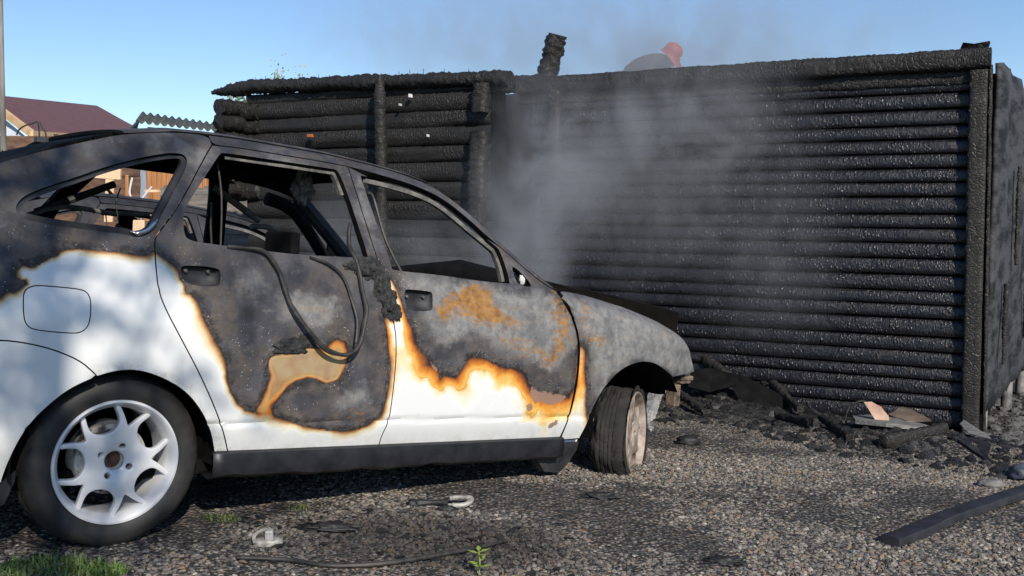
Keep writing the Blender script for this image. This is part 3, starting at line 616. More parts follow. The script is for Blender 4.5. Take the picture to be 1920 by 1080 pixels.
mb.build('bumper_bracket', m_noisy('rusty_bracket', (.05,.035,.025), (.30,.22,.16), 14, .7, .5, .006), car, bevel=.006)
mb = MB()
mb.tube([unw(1243,722,.5), unw(1222,712,.55), unw(1206,690,.55)], .03, 8)
mb.box((2.85, -.62, .38), (2.9, .62, .48)); mb.build('front_crossmember', M['soot'], car, True)
# interior
mb = MB(); mb.box((-.8, -.70, .20), (2.3, .70, .25)); mb.box((2.02, -.70, .25), (2.10, .70, .86)); mb.box((-.86, -.68, .25), (-.80, .68, .72))
mb.build('floor_pan', M['soot'], car)
for x0, x1, z1 in ((.42, 1.98, .92),):
    MB().box((x0, -.745, .24), (x1, -.735, z1)).build('door_gap_blocker', M['soot'], car)  # black plate added behind the doors to block light through their gaps
MB().tube([(1.95, -.66, .88), (1.95, 0, .93), (1.95, .66, .88)], [.07, .09, .07], 10).build('dashboard_beam', M['soot'], car, True)
for sx in (1, -1):                                            # burnt seat frames
    for x, nm in ((.95, 'front'), (.15, 'rear')):
        y = sx * .36; mb = MB()
        mb.tube(curve([(x, y-.2, .35), (x-.10, y-.2, .75), (x-.17, y-.12, .98), (x-.17, y+.12, .98), (x-.10, y+.2, .75), (x, y+.2, .35)], 5), .014, 6)
        mb.tube([(x-.09, y-.2, .7), (x-.09, y+.2, .7)], .008, 5); mb.build('seat_frame', M['char_metal'], car, True)
        if sx < 0 and nm == 'front': MB().box((x-.20, y-.12, 1.0), (x-.16, y+.12, 1.09)).build('headrest_plate', M['soot'], car, bevel=.01)
# wheel wells
for cx, r_, cz in ((0, .335, .30), (2.492, .315, .27)):
    mb = MB(); n = 20; vs = []
    for k in range(n+1):
        a = math.pi * ((-.05 if cx == 0 else .16) + (1.1 if cx == 0 else .89) * k / n); vs += [(cx + r_ * math.cos(a), -.815, cz + r_ * math.sin(a)), (cx + r_ * math.cos(a), -.40, cz + r_ * math.sin(a))]
    fs = [(2*k, 2*k+1, 2*k+3, 2*k+2) for k in range(n)] + [tuple(2*k+1 for k in range(n+1))]
    mb.add(vs, fs).build('wheel_well', M['soot'], car)
# mud flap and exhaust
q = [unw(a, b, .77) for a, b in ((-40,905),(2,905),(30,882),(28,902),(8,945),(-20,960))]
vs = q + [p + Vector((-.01, .14, 0)) for p in q]; n = len(q)
mesh('mud_flap', vs, [tuple(range(n)), tuple(range(2*n-1, n-1, -1))] + [(i, n+i, n+(i+1) % n, (i+1) % n) for i in range(n)], M['plastic'], car, False)

def bar_(name, pts, w_, r_, mtl='char_metal'):
    MB().tube(curve([unw(a, b, w_) for a, b in pts], 5), r_, 8).build(name, M[mtl], car, True)
bar_('loose_strut', [(66,398), (140,372), (215,345)], -.35, .016)
bar_('loose_strut', [(402,352), (440,380), (486,414)], -.2, .016, 'trim')
bar_('bent_frame', [(470,425), (508,428), (530,455), (552,486)], -.1, .012, 'trim')
bar_('bent_frame', [(500,372), (545,392), (582,440), (612,490)], -.62, .034, 'soot'); bar_('bent_frame', [(560,372), (600,420), (652,484)], -.25, .036, 'char_metal')
bar_('hanging_wire', [(396,380), (395,420), (397,462)], .3, .005, 'cable'); bar_('hanging_wire', [(226,352), (218,380), (222,412)], .2, .003, 'cable'); bar_('bent_frame', [(45,405), (120,388), (200,398), (280,402)], -.1, .010, 'trim')
# far side: the same pressed panels mirrored, all soot
for o in [o for o in car.children if o.name.split('.')[0] in ('quarter_panel', 'rear_door', 'front_door', 'front_wing', 'roof_rail', 'rear_bumper', 'sill')]:
    c = o.copy(); c.data = o.data.copy(); c.scale = (1, -1, 1); COL.objects.link(c)
    c.data.materials.clear(); c.data.materials.append(M['char_metal']); c.data.materials.append(M['soot'])
    c.parent = car
# window seal that fell out of the rear door, looped over the door skin
def onside(px, py, off):
    x, z = unp(px, py); return Vector((x, -(float(Wd(x, z)) + off), z))
cab = curve([onside(425,462,.0), onside(470,466,.012), onside(500,480,.015), onside(520,510,.015), onside(533,550,.018), onside(556,600,.03), onside(585,640,.045), onside(615,660,.05), onside(640,662,.05), onside(658,648,.045), onside(672,620,.035), onside(678,580,.025), onside(671,530,.02), onside(665,490,.01), onside(660,455,-.02), onside(664,420,-.02)], 6)
cab = [q_ + Vector((noise.noise(q_ * 14) * .008, noise.noise(q_ * 11) * .004, noise.noise(q_ * 13 + Vector((5, 0, 0))) * .008)) for q_ in cab]
MB().tube(cab, [.0085 * (1 + .35 * noise.noise(q_ * 22)) for q_ in cab], 8).build('fallen_window_seal', M['cable'], rd, True)
cab = curve([onside(580,482,.002), onside(615,496,.012), onside(640,520,.015), onside(655,560,.015), onside(662,600,.03), onside(655,640,.048)], 6)
MB().tube(cab, .005, 6).build('thin_wire', M['cable'], rd, True)
cab = curve([onside(704,362,-.06), onside(712,364,-.06), onside(722,385,-.07), onside(740,440,-.08), onside(757,475,-.09), onside(776,512,-.09)], 5)
MB().tube(cab, .006, 6).build('hanging_strap', M['cable'], fd, True)
MB().tube(curve([(.40, -.50, 1.38), (.41, -.56, 1.2), (.40, -.60, .95)], 4), .004, 5).build('hanging_wire', M['cable'], rd, True)
def lump(name, c, r, mtl, parent, seed=0, sq=(1, .5, 1), sub=4, amp=.45, fr=2.2):
    bm = bmesh.new(); bmesh.ops.create_icosphere(bm, subdivisions=sub, radius=1)
    for v in bm.verts:
        d = 1 + amp * noise.noise(v.co * fr + Vector((seed, 0, 0))) + amp * .5 * noise.noise(v.co * fr * 3 + Vector((0, seed, 0)))
        v.co = Vector((v.co.x * sq[0], v.co.y * sq[1], v.co.z * sq[2])) * d * r
    me = bpy.data.meshes.new(name); bm.to_mesh(me); bm.free()
    me.polygons.foreach_set('use_smooth', [True] * len(me.polygons))
    o = link(name, me, mtl, parent); o.location = c; return o
# melted foam along the middle pillar
fm = m_noisy('melted_foam', (.012,.012,.013), (.10,.10,.10), 45, .85, 1, .02)
for (a, b, r_, sq) in ((690,505,.05,(1.2,.5,.9)), (715,540,.045,(.8,.5,1.3)), (728,570,.05,(.7,.5,1.2)), (742,588,.035,(.7,.5,1)), (668,500,.035,(1.5,.4,.6)), (545,650,.045,(1.5,.25,.6)), (575,640,.03,(1.2,.25,.9))):
    lump('melted_foam', onside(a, b, .0), r_, fm, fd if a > 712 else rd, a, sq)
p = unw(568, 352, .15); lump('hanging_lining', p, .05, M['ash'], rf, 3, (.8, .6, 1.3), 4, .7, 3)
o = lump('white_plastic_remnant', onside(983, 522, -.014), .026, m_noisy('white_melted_plastic', (.75,.75,.75), (.6,.6,.6), 9, .4), fd, 5, (.6, .5, 1.2), 3)
# chromed corner of the quarter window
cc = curve([onside(243,434,.004), onside(258,437,.006), onside(275,431,.006), onside(287,420,.006), onside(294,412,.004)], 5)
mm, _nt, _b = mat('bare_bright_metal', (.75,.74,.72), .25, 1)
MB().tube(cc, [.004]*4 + [.009]*(len(cc)-8) + [.004]*4, 8).build('bright_window_corner', mm, car, True)

# wheels
m_rim = m_noisy('silver_rim', (.66,.66,.67), (.76,.76,.77), 10, .36, .05, .001, None, .12)
m_bolt = m_noisy('rusty_bolt', (.05,.025,.02), (.16,.08,.05), 30, .8, .5, .004)
m_drum = m_noisy('flaking_drum', (.04,.035,.03), (.55,.52,.46), 9, .8, .6, .006, None, 0, .5, .42, .5)
def rim_face(name, parent, mtl, yface):
    pol = []
    def pt(r, deg): return (r * math.cos(R(deg)), r * math.sin(R(deg)))
    for k in range(5):
        c = 20 + 72 * k
        pol += [pt(.098, c-36), pt(.100, c-28), pt(.111, c-19.5), pt(.128, c-14.5), pt(.150, c-15.5), pt(.186, c-20.5), pt(.189, c-18), pt(.186, c-15), pt(.150, c-8), pt(.126, c-2.5), pt(.120, c), pt(.126, c+2.5), pt(.150, c+8), pt(.186, c+15), pt(.189, c+18), pt(.186, c+20.5), pt(.150, c+15.5), pt(.128, c+14.5), pt(.111, c+19.5), pt(.100, c+28)]
    holes = [[pt(.031, a) for a in range(0, 360, 15)]] + [[(x + pt(.052, 85 + 90*q_)[0], z + pt(.052, 85 + 90*q_)[1]) for x, z in [pt(.0105, a) for a in range(0, 360, 30)]] for q_ in range(4)]
    V, T = fill([dens(pol, .008, 1)] + [np.array(h) for h in holes], .011)
    r_ = np.linalg.norm(V, axis=1); y = yface + .004 + .020 * np.clip((r_ - .06) / .13, 0, 1) ** 2 * 0 + .018 * np.exp(-(r_ / .04) ** 2) - .010 * np.sin(np.clip(r_ / .19, 0, 1) * math.pi)
    o = mesh(name, np.stack([V[:, 0], y, V[:, 1]], 1), T, mtl, parent)
    s = o.modifiers.new('solid', 'SOLIDIFY'); s.thickness = .026; s.offset = -1
    b_ = o.modifiers.new('bevel', 'BEVEL'); b_.width = .004; b_.segments = 2; b_.limit_method = 'ANGLE'; b_.angle_limit = R(50)
    return o
def wheel(x, w, z, rot, burnt, R_t):
    e = part('wheel', car, (x, -w, z), rot)
    hw = .092 if not burnt else .080; Ro = R_t
    prof = [(.198, -hw+.010), (.212, -hw+.002), (.235, -hw-.004), (.258, -hw-.002), (Ro-.018, -hw+.008), (Ro-.005, -hw+.020), (Ro, -hw+.035)]
    for k in range(5):
        y0 = -hw + .04 + k * (hw - .031) * .4; gd = .007 if not burnt else .003; prof += [(Ro+.002, y0+.004), (Ro+.002, y0+.014), (Ro-gd, y0+.016), (Ro-gd, y0+.020)]
    prof += [(Ro, hw-.03), (Ro-.01, hw-.015), (.25, hw), (.198, hw-.01)]
    mb = MB().lathe(prof, 96)
    for i, v in enumerate(mb.v):
        a = math.atan2(v.z, v.x); rr = math.hypot(v.x, v.z)
        tread = rr > Ro - .012 and abs(v.y) < hw - .012
        if tread: k = 1 - .010 * (math.sin(a * 62 + v.y * 60) > .72); v.x *= k; v.z *= k
        if rr > .22:
            if burnt:
                k = 1 + .07 * noise.noise(Vector((v.x*9, v.y*9, v.z*9))) + .04 * noise.noise(Vector((v.x*26, v.y*26, v.z*26))) - .17 * max(0, math.sin(a) + .15) * (rr > .24); v.x *= k; v.z *= k
            if v.z < 0:                                        # flattened on the ground
                lim = -z + .004; v.y *= 1 + .12 * max(0, (-v.z - z + .07) / .07) if v.z < -z + .07 else 1
                v.z = max(v.z, lim)
    ty = mb.build('tyre', M['rubber'] if not burnt else M['burnt_tyre'], e, True, 50)
    rm = M['rim'] if not burnt else M['rim_burnt']
    barrel = MB().lathe([(.2045, -hw+.008), (.2075, -hw+.002), (.2065, -hw-.004), (.199, -hw-.005), (.193, -hw+.002), (.190, -hw+.012), (.180, -hw+.030), (.176, -hw+.06), (.176, .06), (.195, hw-.01)], 72).build('rim', rm, e, True, 30)
    s = barrel.modifiers.new('solid', 'SOLIDIFY'); s.thickness = .004
    rim_face('rim_spokes', e, rm, -hw + .018)
    MB().lathe([(.0001, -hw+.058), (.030, -hw+.056), (.033, -hw+.066)], 24).build('hub_bore', m_bolt, e, True)
    for q_ in range(4):
        a = R(85 + 90 * q_); MB().lathe([(.0001, 0), (.008, .001), (.010, .004), (.010, .02)], 6, M=Matrix.Translation((.052*math.cos(a), -hw+.040, .052*math.sin(a)))).build('wheel_bolt', m_bolt, e)
    MB().lathe([(.03, -.035), (.06, -.045), (.10, -.043), (.118, -.034), (.122, .0), (.122, .05)], 48).build('brake_drum', m_drum, e, True, 30)
    return e
M['rim'] = m_rim; M['rim_burnt'] = m_noisy('scorched_rim', (.16,.12,.095), (.52,.44,.37), 9, .6, .5, .004, None, .2)
M['burnt_tyre'] = m_noisy('burnt_tyre_rubber', (.008,.008,.008), (.027,.024,.022), 14, .85, .8, .01)
wheel(0, .692, .285, (0, R(20), 0), False, .290)
wheel(2.492, .70, .215, (R(-3), 0, R(30)), True, .272)
# left wheels only carry the car
for x in (0, 2.492):
    e = part('wheel', car, (x, .70, .26)); MB().lathe([(.19, -.09), (.25, -.09), (.275, -.07), (.275, .07), (.25, .09), (.19, .09)], 40).build('tyre', M['rubber'], e, True); MB().lathe([(.0001, .05), (.19, .06), (.20, .09)], 30).build('rim', m_rim, e, True)
# roof stub
q = unw(415, 250, .45); mb = MB(); mb.tube([(q.x - .02, -.42, q.z + .045), (q.x + .03, -.42, q.z - .01)], [.006, .012], 6); mb.build('aerial_stump', M['soot'], rf)
def copy_tree(o, parent=None):
    c = o.copy(); COL.objects.link(c)
    if parent: c.parent = parent
    for ch in list(o.children): copy_tree(ch, c)
    return c
# second wreck, standing low beyond the first, seen through its windows
P1 = ray(85, 370); P1 = P1 * 5.6 / P1[1]
ORG2 = P1 - AX * .05 - SD * .6 - UP * 1.39
car2 = copy_tree(car)
car2.location = Vector(ORG2) + Vector((0, 0, CAMZ))
tag(car2, 'charred black car wreck sunk low behind the white hatchback', 'car')
done = {}
def blacken(o):
    for ch in list(o.children):
        if ch.type == 'MESH':
            n = ch.name.split('.')[0]
            if n in ('fallen_window_seal', 'thin_wire', 'hanging_strap', 'melted_foam', 'white_plastic_remnant', 'bright_window_corner', 'hanging_lining'):
                bpy.data.objects.remove(ch); continue
            if any(m and m.name in ('burnt_white_paint', 'silver_rim', 'scorched_rim') for m in ch.data.materials):
                if ch.data.name not in done:
                    d = ch.data.copy(); done[ch.data.name] = d
                    for i, m in enumerate(d.materials):
                        if m.name in ('burnt_white_paint', 'silver_rim', 'scorched_rim'): d.materials[i] = M['char_metal']
                ch.data = done[ch.data.name]
        blacken(ch)
        if ch.type == 'EMPTY' and ch.name.startswith('wheel'): ch.location.z += .13
blacken(car2)

# ================================================================= CHARRED HOUSE
house = thing('charred_house', C0, 'burnt out timber house with charred siding, log end and no roof', 'house', math.atan2(RIGHT.y, RIGHT.x))
HM = Matrix.Translation(C0) @ Matrix.Rotation(math.atan2(RIGHT.y, RIGHT.x), 4, 'Z')
HI = HM.inverted()
def wl(px, py, y=0):                          # photo pixel -> (x, z) on the wall plane, house coordinates
    o = HI @ Vector((0, 0, CAMZ)); d = HI.to_3x3() @ Vector(ray(px, py)); t = (y - o.y) / d.y; p = o + d * t
    return p.x, p.z
def alligator(p, c=1.0):
    d = noise.voronoi(p * c)[0]; return min(1.0, (d[1] - d[0]) * 2.2)
def char_beam(name, p0, p1, w, d, mtl, parent, seed=0, amp=.012, cell=26, step=.013, n=20, taper=None, power=4):
    """squared or round charred timber with cracked, blistered faces"""
    p0, p1 = Vector(p0), Vector(p1); t = (p1 - p0); L = t.length; t.normalize()
    up_ = Vector((0, 1, 0)) if abs(t.y) < .8 else Vector((1, 0, 0)); a = t.cross(up_).normalized(); b = t.cross(a).normalized()
    N = max(2, int(L / step)); vs = []
    for i in range(N+1):
        f = i / N; k = taper(f) if taper else 1
        for j in range(n):
            g = 2 * math.pi * j / n; c, s_ = math.cos(g), math.sin(g); q = (abs(c) ** power + abs(s_) ** power) ** (-1 / power)
            q3 = p0 + t * (L * f) + a * (c * q * w / 2 * k) + b * (s_ * q * d / 2 * k)
            sc = Vector((q3.x, q3.y, q3.z)) + Vector((seed * 3.1, seed, 0))
            dsp = amp * (alligator(sc, cell) - .6) + min(.012, amp) * 1.2 * noise.noise(sc * 4)
            vs.append(q3 + (a * c + b * s_) * dsp)
    fs = [(i*n+j, i*n+(j+1) % n, (i+1)*n+(j+1) % n, (i+1)*n+j) for i in range(N) for j in range(n)] + [tuple(range(n-1, -1, -1)), tuple(N*n+j for j in range(n))]
    o = mesh(name, vs, fs, mtl, parent, True); o.data.set_sharp_from_angle(angle=R(70)); return o

X_SID = wl(1000, 300)[0]; X_LOG = wl(452, 250)[0]; ZTOP = wl(1700, 131)[1]
# clapboards
seams = [wl(1760, y)[1] for y in (798,765,740,712,689,659,631,598,571,545,515,485,455,427,400,368,340,314,286,259,233,203,173,140)]
def boards(name, x0, x1, zs, mtl, parent, seed):
    vs = []; fs = []; nx = int((x1 - x0) / .045)
    for bi, (z0, z1) in enumerate(zip(zs[:-1], zs[1:])):
        h = z1 - z0; base = len(vs); prof_ = [(.014, 0), (-.020, .002), (-.025, .008), (-.024, h * .35), (-.018, h * .65), (-.010, h * .90), (.002, h - .004), (.014, h)]
        tilt = rng.normal(0, .0022)
        for i in range(nx+1):
            x = x0 + (x1 - x0) * i / nx; sag = .0018 * noise.noise(Vector((x * .7, bi * 3.3, seed))); wav = .0014 * noise.noise(Vector((x * 2.5, bi * 7.7, seed)))
            for (y, z) in prof_: vs.append((x, y + wav - .004 + .0012 * noise.noise(Vector((x * 9, z * 30, bi))), z0 + z + sag + tilt))
        k = len(prof_); fs += [(base+i*k+j, base+(i+1)*k+j, base+(i+1)*k+j+1, base+i*k+j+1) for i in range(nx) for j in range(k-1)]
    return mesh(name, vs, fs, mtl, parent, True, 50)
boards('siding', X_SID, -.055, seams, M['siding'], house, 1)
MB().box((X_SID, .014, -.4), (-.02, .12, ZTOP)).build('inner_wall', M['soot'], house)
lo_z = seams[0]
MB().box((X_SID, -.004, -.45), (-.06, .0135, lo_z - .002)).build('base_board', M['soot'], house)
# eave beam: two heavy blistered timbers
z1 = wl(1700, 119)[1]
def zb(px, py): return wl(px, py)[1]
char_beam('eave_beam', (X_SID - .1, -.04, zb(1250, 148)), (.0, -.04, zb(1760, 117)), .135, .13, M['char_log'], house, 1, .009, 34)
char_beam('eave_beam', (X_SID - .1, -.015, zb(1250, 172)), (-.06, -.015, zb(1760, 148)), .10, .06, M['char_log'], house, 2, .007, 36)
# log wall with its crossed log ends
rows_y = [157,176,210,239,273,305,341,376,412]; zs = [wl(800, y)[1] for y in rows_y]
dz = (zs[1] - zs[-1]) / 7; 
while zs[-1] > -.3: zs.append(zs[-1] - dz)
vs = []; fs = []
XL1 = wl(925, 300)[0]
for bi, (za, zb_) in enumerate(zip(zs[:-1], zs[1:])):
    h = za - zb_; r_ = h * .515; zc = (za + zb_) / 2; base = len(vs); nx = int((XL1 - X_LOG - .1) / .035)
    for i in range(nx+1):
        x = X_LOG + .1 + (XL1 - X_LOG - .1) * i / nx
        for j in range(9):
            g = math.pi * (j / 8 - .5); d = .008 * (alligator(Vector((x, g * .1, bi * 2.0)), 30) - .6) + .020 * noise.noise(Vector((x * 1.3, g, bi * 5.0)))
            vs.append((x, -.012 - (r_ * .5 + d) * math.cos(g), zc + (r_ + d * .6) * math.sin(g)))
    fs += [(base+i*9+j, base+(i+1)*9+j, base+(i+1)*9+j+1, base+i*9+j+1) for i in range(nx) for j in range(8)]
mesh('log_wall', vs, fs, M['char_log'], house, True)
MB().box((X_LOG + .12, .0, -.5), (XL1, .12, zs[0] - .03)).build('log_wall_core', M['soot'], house)
for bi, (za, zb_) in enumerate(zip(zs[1:7], zs[2:8])):
    zc = (za + zb_) / 2; off = .03 * math.sin(bi * 2.3)
    char_beam('log_end', (X_LOG + .02 + off, -.30 - .03 * (bi % 2), zc + .03), (X_LOG + .10, .5, zc + .03), (za-zb_) * 1.0, (za-zb_) * 1.05, M['char_log'], house, 20 + bi, .016, 24, .02, 18, None, 2)
    char_beam('log_end', (X_LOG - .02 + off * 1.5, -.03, zc), (X_LOG + .25, -.03, zc), (za-zb_) * 1.02, (za-zb_) * .9, M['char_log'], house, 30 + bi, .016, 24, .02, 18, None, 2)
xt0, zt0 = wl(402, 174); xt1, zt1 = wl(470, 166); xt2, zt2 = wl(960, 150)
char_beam('top_log', (xt0, -.03, zt0), (xt1, -.03, zt1), .15, .15, M['char_log'], house, 3, .014, 26, .014, 18, lambda f: .25 + .75 * min(1, f * 1.2), 2)
char_beam('top_log', (xt1, -.03, zt1 + .01), (xt2, -.03, zt2 + .01), .13, .16, M['char_log'], house, 4, .018, 26, .02, 18, None, 2)
for k in range(16):                            # nails standing along the top log
    f = (k + .5 + .3 * math.sin(k * 5)) / 16; x = xt1 + (xt2 - xt1) * f; z = zt1 + (zt2 - zt1) * f + .06
    MB().tube([(x, -.03, z), (x + .004 * math.sin(k * 3), -.03, z + .035 + .015 * math.sin(k * 7))], .0022, 5).build('roof_nail', M['soot'], house)
# posts on the log wall
xp, zp = wl(711, 141, -.20); char_beam('log_post', (xp, -.20, -.1), (xp + .01, -.20, zp), .095, .09, M['char_post'], house, 7, .014, 30, .014, 18, lambda f: 1 if f < .93 else 1 - (f - .93) * 9, 2.5)
xa, za = wl(903, 155, -.10); xb, zb2 = wl(900, 210, -.10); char_beam('log_post', (xb, -.10, zb2), (xa, -.10, za), .13, .09, M['char_post'], house, 8, .016, 26, .014, 20)
xa, za = wl(899, 246, -.12); xb, zb2 = wl(893, 420, -.12); char_beam('log_post', (xb, -.12, zb2), (xa, -.12, za), .14, .10, M['char_post'], house, 9, .016, 26, .014, 20)
xa, za = wl(1040, 160, -.07); xb, zb2 = wl(1040, 330, -.07); char_beam('log_post', (xb, -.07, zb2), (xa, -.07, za), .10, .07, M['char_post'], house, 10, .016, 26, .014, 20)
# burnt doorway between the log wall and the siding, open to a black room
xd0, xd1 = XL1, X_SID
MB().box((xd0 - .02, .02, -.4), (xd0 + .06, .10, zs[0] - .1)).build('door_jamb', M['soot'], house)
MB().box((xd0 - .6, .85, -.5), (xd1 + .4, .95, zs[0] - .02)).build('inner_partition', M['soot'], house)
char_beam('door_lintel', (xd0 - .05, .0, zb(960, 158)), (xd1 + .1, .0, zb(1000, 157)), .14, .13, M['char_log'], house, 11, .012, 26, .02)
# corner boards
xa, za = wl(1836, 131, -.06); xb, zb2 = wl(1819, 812, -.06)
char_beam('corner_board', (xb, -.065, -.02), (xa, -.065, za), .105, .045, M['char_post'], house, 12, .003, 46, .012, 20, None, 8)
xa, za = wl(1858, 122, -.03); xb, zb2 = wl(1845, 812, -.03)
char_beam('corner_board', (xb, -.025, -.02), (xa, -.025, za), .022, .05, M['char_post'], house, 13, .005, 40, .014, 12, None, 8)
# gable-end sheets on steel piles
DX = (HI.to_3x3() @ Vector((1240/1900, 1, 0)).normalized()); E0 = Vector((.050, .005, 0))
def endpt(s_, z): return E0 + DX * s_ + Vector((0, 0, z))
ztop = wl(1860, 112)[1]; zbot = wl(1846, 772)[1]
vs = []; ns, nz_ = 26, 26
for i in range(ns+1):
    s_ = 2.3 * i / ns
    for j in range(nz_+1):
        f = j / nz_; zt = ztop - .02 - .05 * (s_ > 1.1) + .02 * noise.noise(Vector((s_ * 6, 1, 0))); zbm = zbot + .03 * noise.noise(Vector((s_ * 7, 0, 3)))
        p = endpt(s_, zbm + (zt - zbm) * f); p.x += .03 * noise.noise(Vector((s_ * 2, f * 4, 5))); vs.append(p)
es = mesh('end_cladding', vs, [(i*(nz_+1)+j, (i+1)*(nz_+1)+j, (i+1)*(nz_+1)+j+1, i*(nz_+1)+j+1) for i in range(ns) for j in range(nz_)], m_noisy('scorched_end_sheet', (.010,.010,.012), (.062,.062,.068), 2.6, .75, .6, .012, (1, 1, 3.2), 0, .4, .40, .56), house)
s = es.modifiers.new('solid', 'SOLIDIFY'); s.thickness = .03
MB().box((-.12, .05, -.3), (.030, 2.4, ztop - .08)).build('end_wall_core', M['soot'], house)
for k, (a, z0, z1) in enumerate(((.45, .25, .8), (.9, .9, 1.6), (1.6, .3, 1.2))):
    p = endpt(a, 0); char_beam('end_batten', (p.x+.03, p.y, z0 + zbot), (p.x+.03, p.y, z1 + zbot), .03, .03, M['char_post'], house, 40+k, .008, 40, .02, 10)
mp = m_noisy('scorched_steel_pile', (.12,.12,.12), (.42,.40,.38), 9, .5, .2, .003, None, .4)
for s_ in (.12, 1.35, 2.2):
    p = endpt(s_, 0); g = HM @ p; z0 = float(ground_h(g.x, g.y)) - C0.z
    MB().tube([(p.x - .05, p.y + .05, z0 - .2), (p.x - .05, p.y + .05, zbot + .15)], .04, 14).build('steel_pile', mp, house, True)
# back walls, ceiling joists and deck (the firefighter stands on them)
DK = 1.62
MB().box((X_LOG + .2, 6.3, -.6), (1.5, 6.4, 1.9)).build('rear_wall', M['soot'], house)
MB().box((X_LOG + .2, .6, -.6), (X_LOG + .3, 6.3, 2.0)).build('side_wall', M['soot'], house)
MB().box((X_LOG + .3, 2.2, DK - .05), (-.3, 6.3, DK)).build('ceiling_deck', M['soot'], house)
for k in range(7): MB().box((-.9 - k * .9, .15, DK - .22), (-.8 - k * .9, 6.25, DK - .06)).build('ceiling_joist', M['soot'], house)
# torn scrap on the corner
q = [wl(a, b, -.02) for a, b in ((1793,96),(1800,90),(1806,80),(1826,82),(1838,79),(1856,77),(1851,92),(1846,100),(1850,118),(1836,124),(1815,112))]
vs = [(x, -.02 + .02 * math.sin(i * 2), z) for i, (x, z) in enumerate(q)] + [(x, .08 + .02 * math.sin(i), z) for i, (x, z) in enumerate(q)]; n = len(q)
mesh('torn_roof_scrap', vs, [tuple(range(n-1, -1, -1)), tuple(range(n, 2*n))] + [(i, (i+1) % n, n+(i+1) % n, n+i) for i in range(n)], M['char_log'], house, False)
# chips of bare wood and scraps stuck on the log wall
for (a, b, w_, h_, c) in ((580, 254, .05, .028, (.42,.14,.04)), (768, 179, .02, .03, (.8,.8,.8)), (749, 196, .012, .02, (.5,.5,.5)), (801, 254, .008, .02, (.7,.7,.7))):
    x, z = wl(a, b, -.115); vs = [(x-w_/2, -.118, z-h_*.4), (x+w_/2, -.116, z-h_/2), (x+w_*.45, -.12, z+h_*.4), (x-w_*.4, -.121, z+h_/2)]
    vs += [(v[0], v[1]+.03, v[2]) for v in vs]
    mesh('wood_chip', vs, [(0,1,2,3),(7,6,5,4),(0,4,5,1),(1,5,6,2),(2,6,7,3),(3,7,4,0)], mat('chip', c)[0], house, False)

# leaning charred log above the wall
a0 = wl(1022, 150, .12); a1 = wl(1048, 66, .12)
o = char_beam('leaning_charred_log', HM @ Vector((a0[0] - .10, .14, a0[1] - .35)), HM @ Vector((a1[0], .10, a1[1])), .155, .15, M['char_log'], None, 15, .022, 20, .014, 22, lambda f: 1 if f < .8 else 1.08, 2.4)
tag(o, 'charred log stump leaning up out of the top of the house wall', 'log')

# ================================================================= FIREFIGHTER on the ceiling deck
def skin(name, pts, edges, mtl, parent, sub=2):
    me = bpy.data.meshes.new(name); me.from_pydata([p[0] for p in pts], edges, []); o = link(name, me, mtl, parent)
    k = o.modifiers.new('skin', 'SKIN')
    for v, p in zip(me.skin_vertices[0].data, pts): v.radius = p[1] if isinstance(p[1], tuple) else (p[1], p[1])
    me.skin_vertices[0].data[0].use_root = True
    s_ = o.modifiers.new('sub', 'SUBSURF'); s_.levels = sub; s_.render_levels = sub; return o
hp = HI @ at(1246, 97, 13.6)
fm_g = HM @ Vector((hp.x - .15, hp.y, DK))
ff = thing('person', fm_g, 'firefighter in red helmet and dark coat bending over behind the smoky wall top', 'person', math.atan2(RIGHT.y, RIGHT.x))
H = hp.z - DK                                  # height of the helmet above the deck
k = H / 1.45
coat = m_noisy('dark_coat', (.03,.032,.04), (.07,.07,.08), 10, .8, .3, .005)
pel = (-.44*k, 0, 1.0*k)
pts = [(pel, .16*k), ((-.26*k, 0, 1.24*k), .17*k), ((-.04*k, 0, 1.36*k), .18*k), ((.17*k, 0, 1.39*k), .085*k),
       ((-.27*k, -.11, .50*k), .10*k), ((-.30*k, -.12, .10*k), .07*k), ((-.16*k, -.12, .05*k), .06*k), ((-.27*k, .11, .50*k), .10*k), ((-.34*k, .12, .10*k), .07*k), ((-.20*k, .12, .05*k), .06*k),
       ((.0*k, -.22, 1.28*k), .085*k), ((.10*k, -.26, .92*k), .065*k), ((.26*k, -.20, .74*k), .05*k), ((.0*k, .22, 1.28*k), .085*k), ((.12*k, .26, .94*k), .065*k), ((.28*k, .18, .76*k), .05*k)]
body = skin('body', pts, [(0,1),(1,2),(2,3),(0,4),(4,5),(5,6),(0,7),(7,8),(8,9),(2,10),(10,11),(11,12),(2,13),(13,14),(14,15)], coat, ff)
sk = m_noisy('skin', (.5,.32,.24), (.6,.4,.3), 9, .6, .1, .002)
for sy in (-1, 1):                             # hands with five fingers each
    w0 = Vector((.28*k, sy*.19, .72*k)); pv = [(w0, .03), (w0 + Vector((.05, 0, -.05)), (.04, .018))]; ev = [(0, 1)]
    for j in range(4):
        b0 = len(pv); o_ = (j - 1.5) * .02; pv += [(w0 + Vector((.085, o_, -.075)), .009), (w0 + Vector((.11 + .006*(j in (1, 2)), o_*1.1, -.105)), .008), (w0 + Vector((.105, o_*1.1, -.135)), .007)]; ev += [(1, b0), (b0, b0+1), (b0+1, b0+2)]
    b0 = len(pv); pv += [(w0 + Vector((.05, -sy*.045, -.06)), .01), (w0 + Vector((.075, -sy*.055, -.09)), .008)]; ev += [(0, b0), (b0, b0+1)]
    skin('hand', pv, ev, sk, ff, 1)
hd = lump('head', (.20*k, 0, 1.38*k), .105, sk, ff, 1, (.85, .8, 1.1), 3, .03)
lump('nose', (.105, 0, -.01), .02, sk, hd, 2, (1, .7, 1.2), 2, .05)
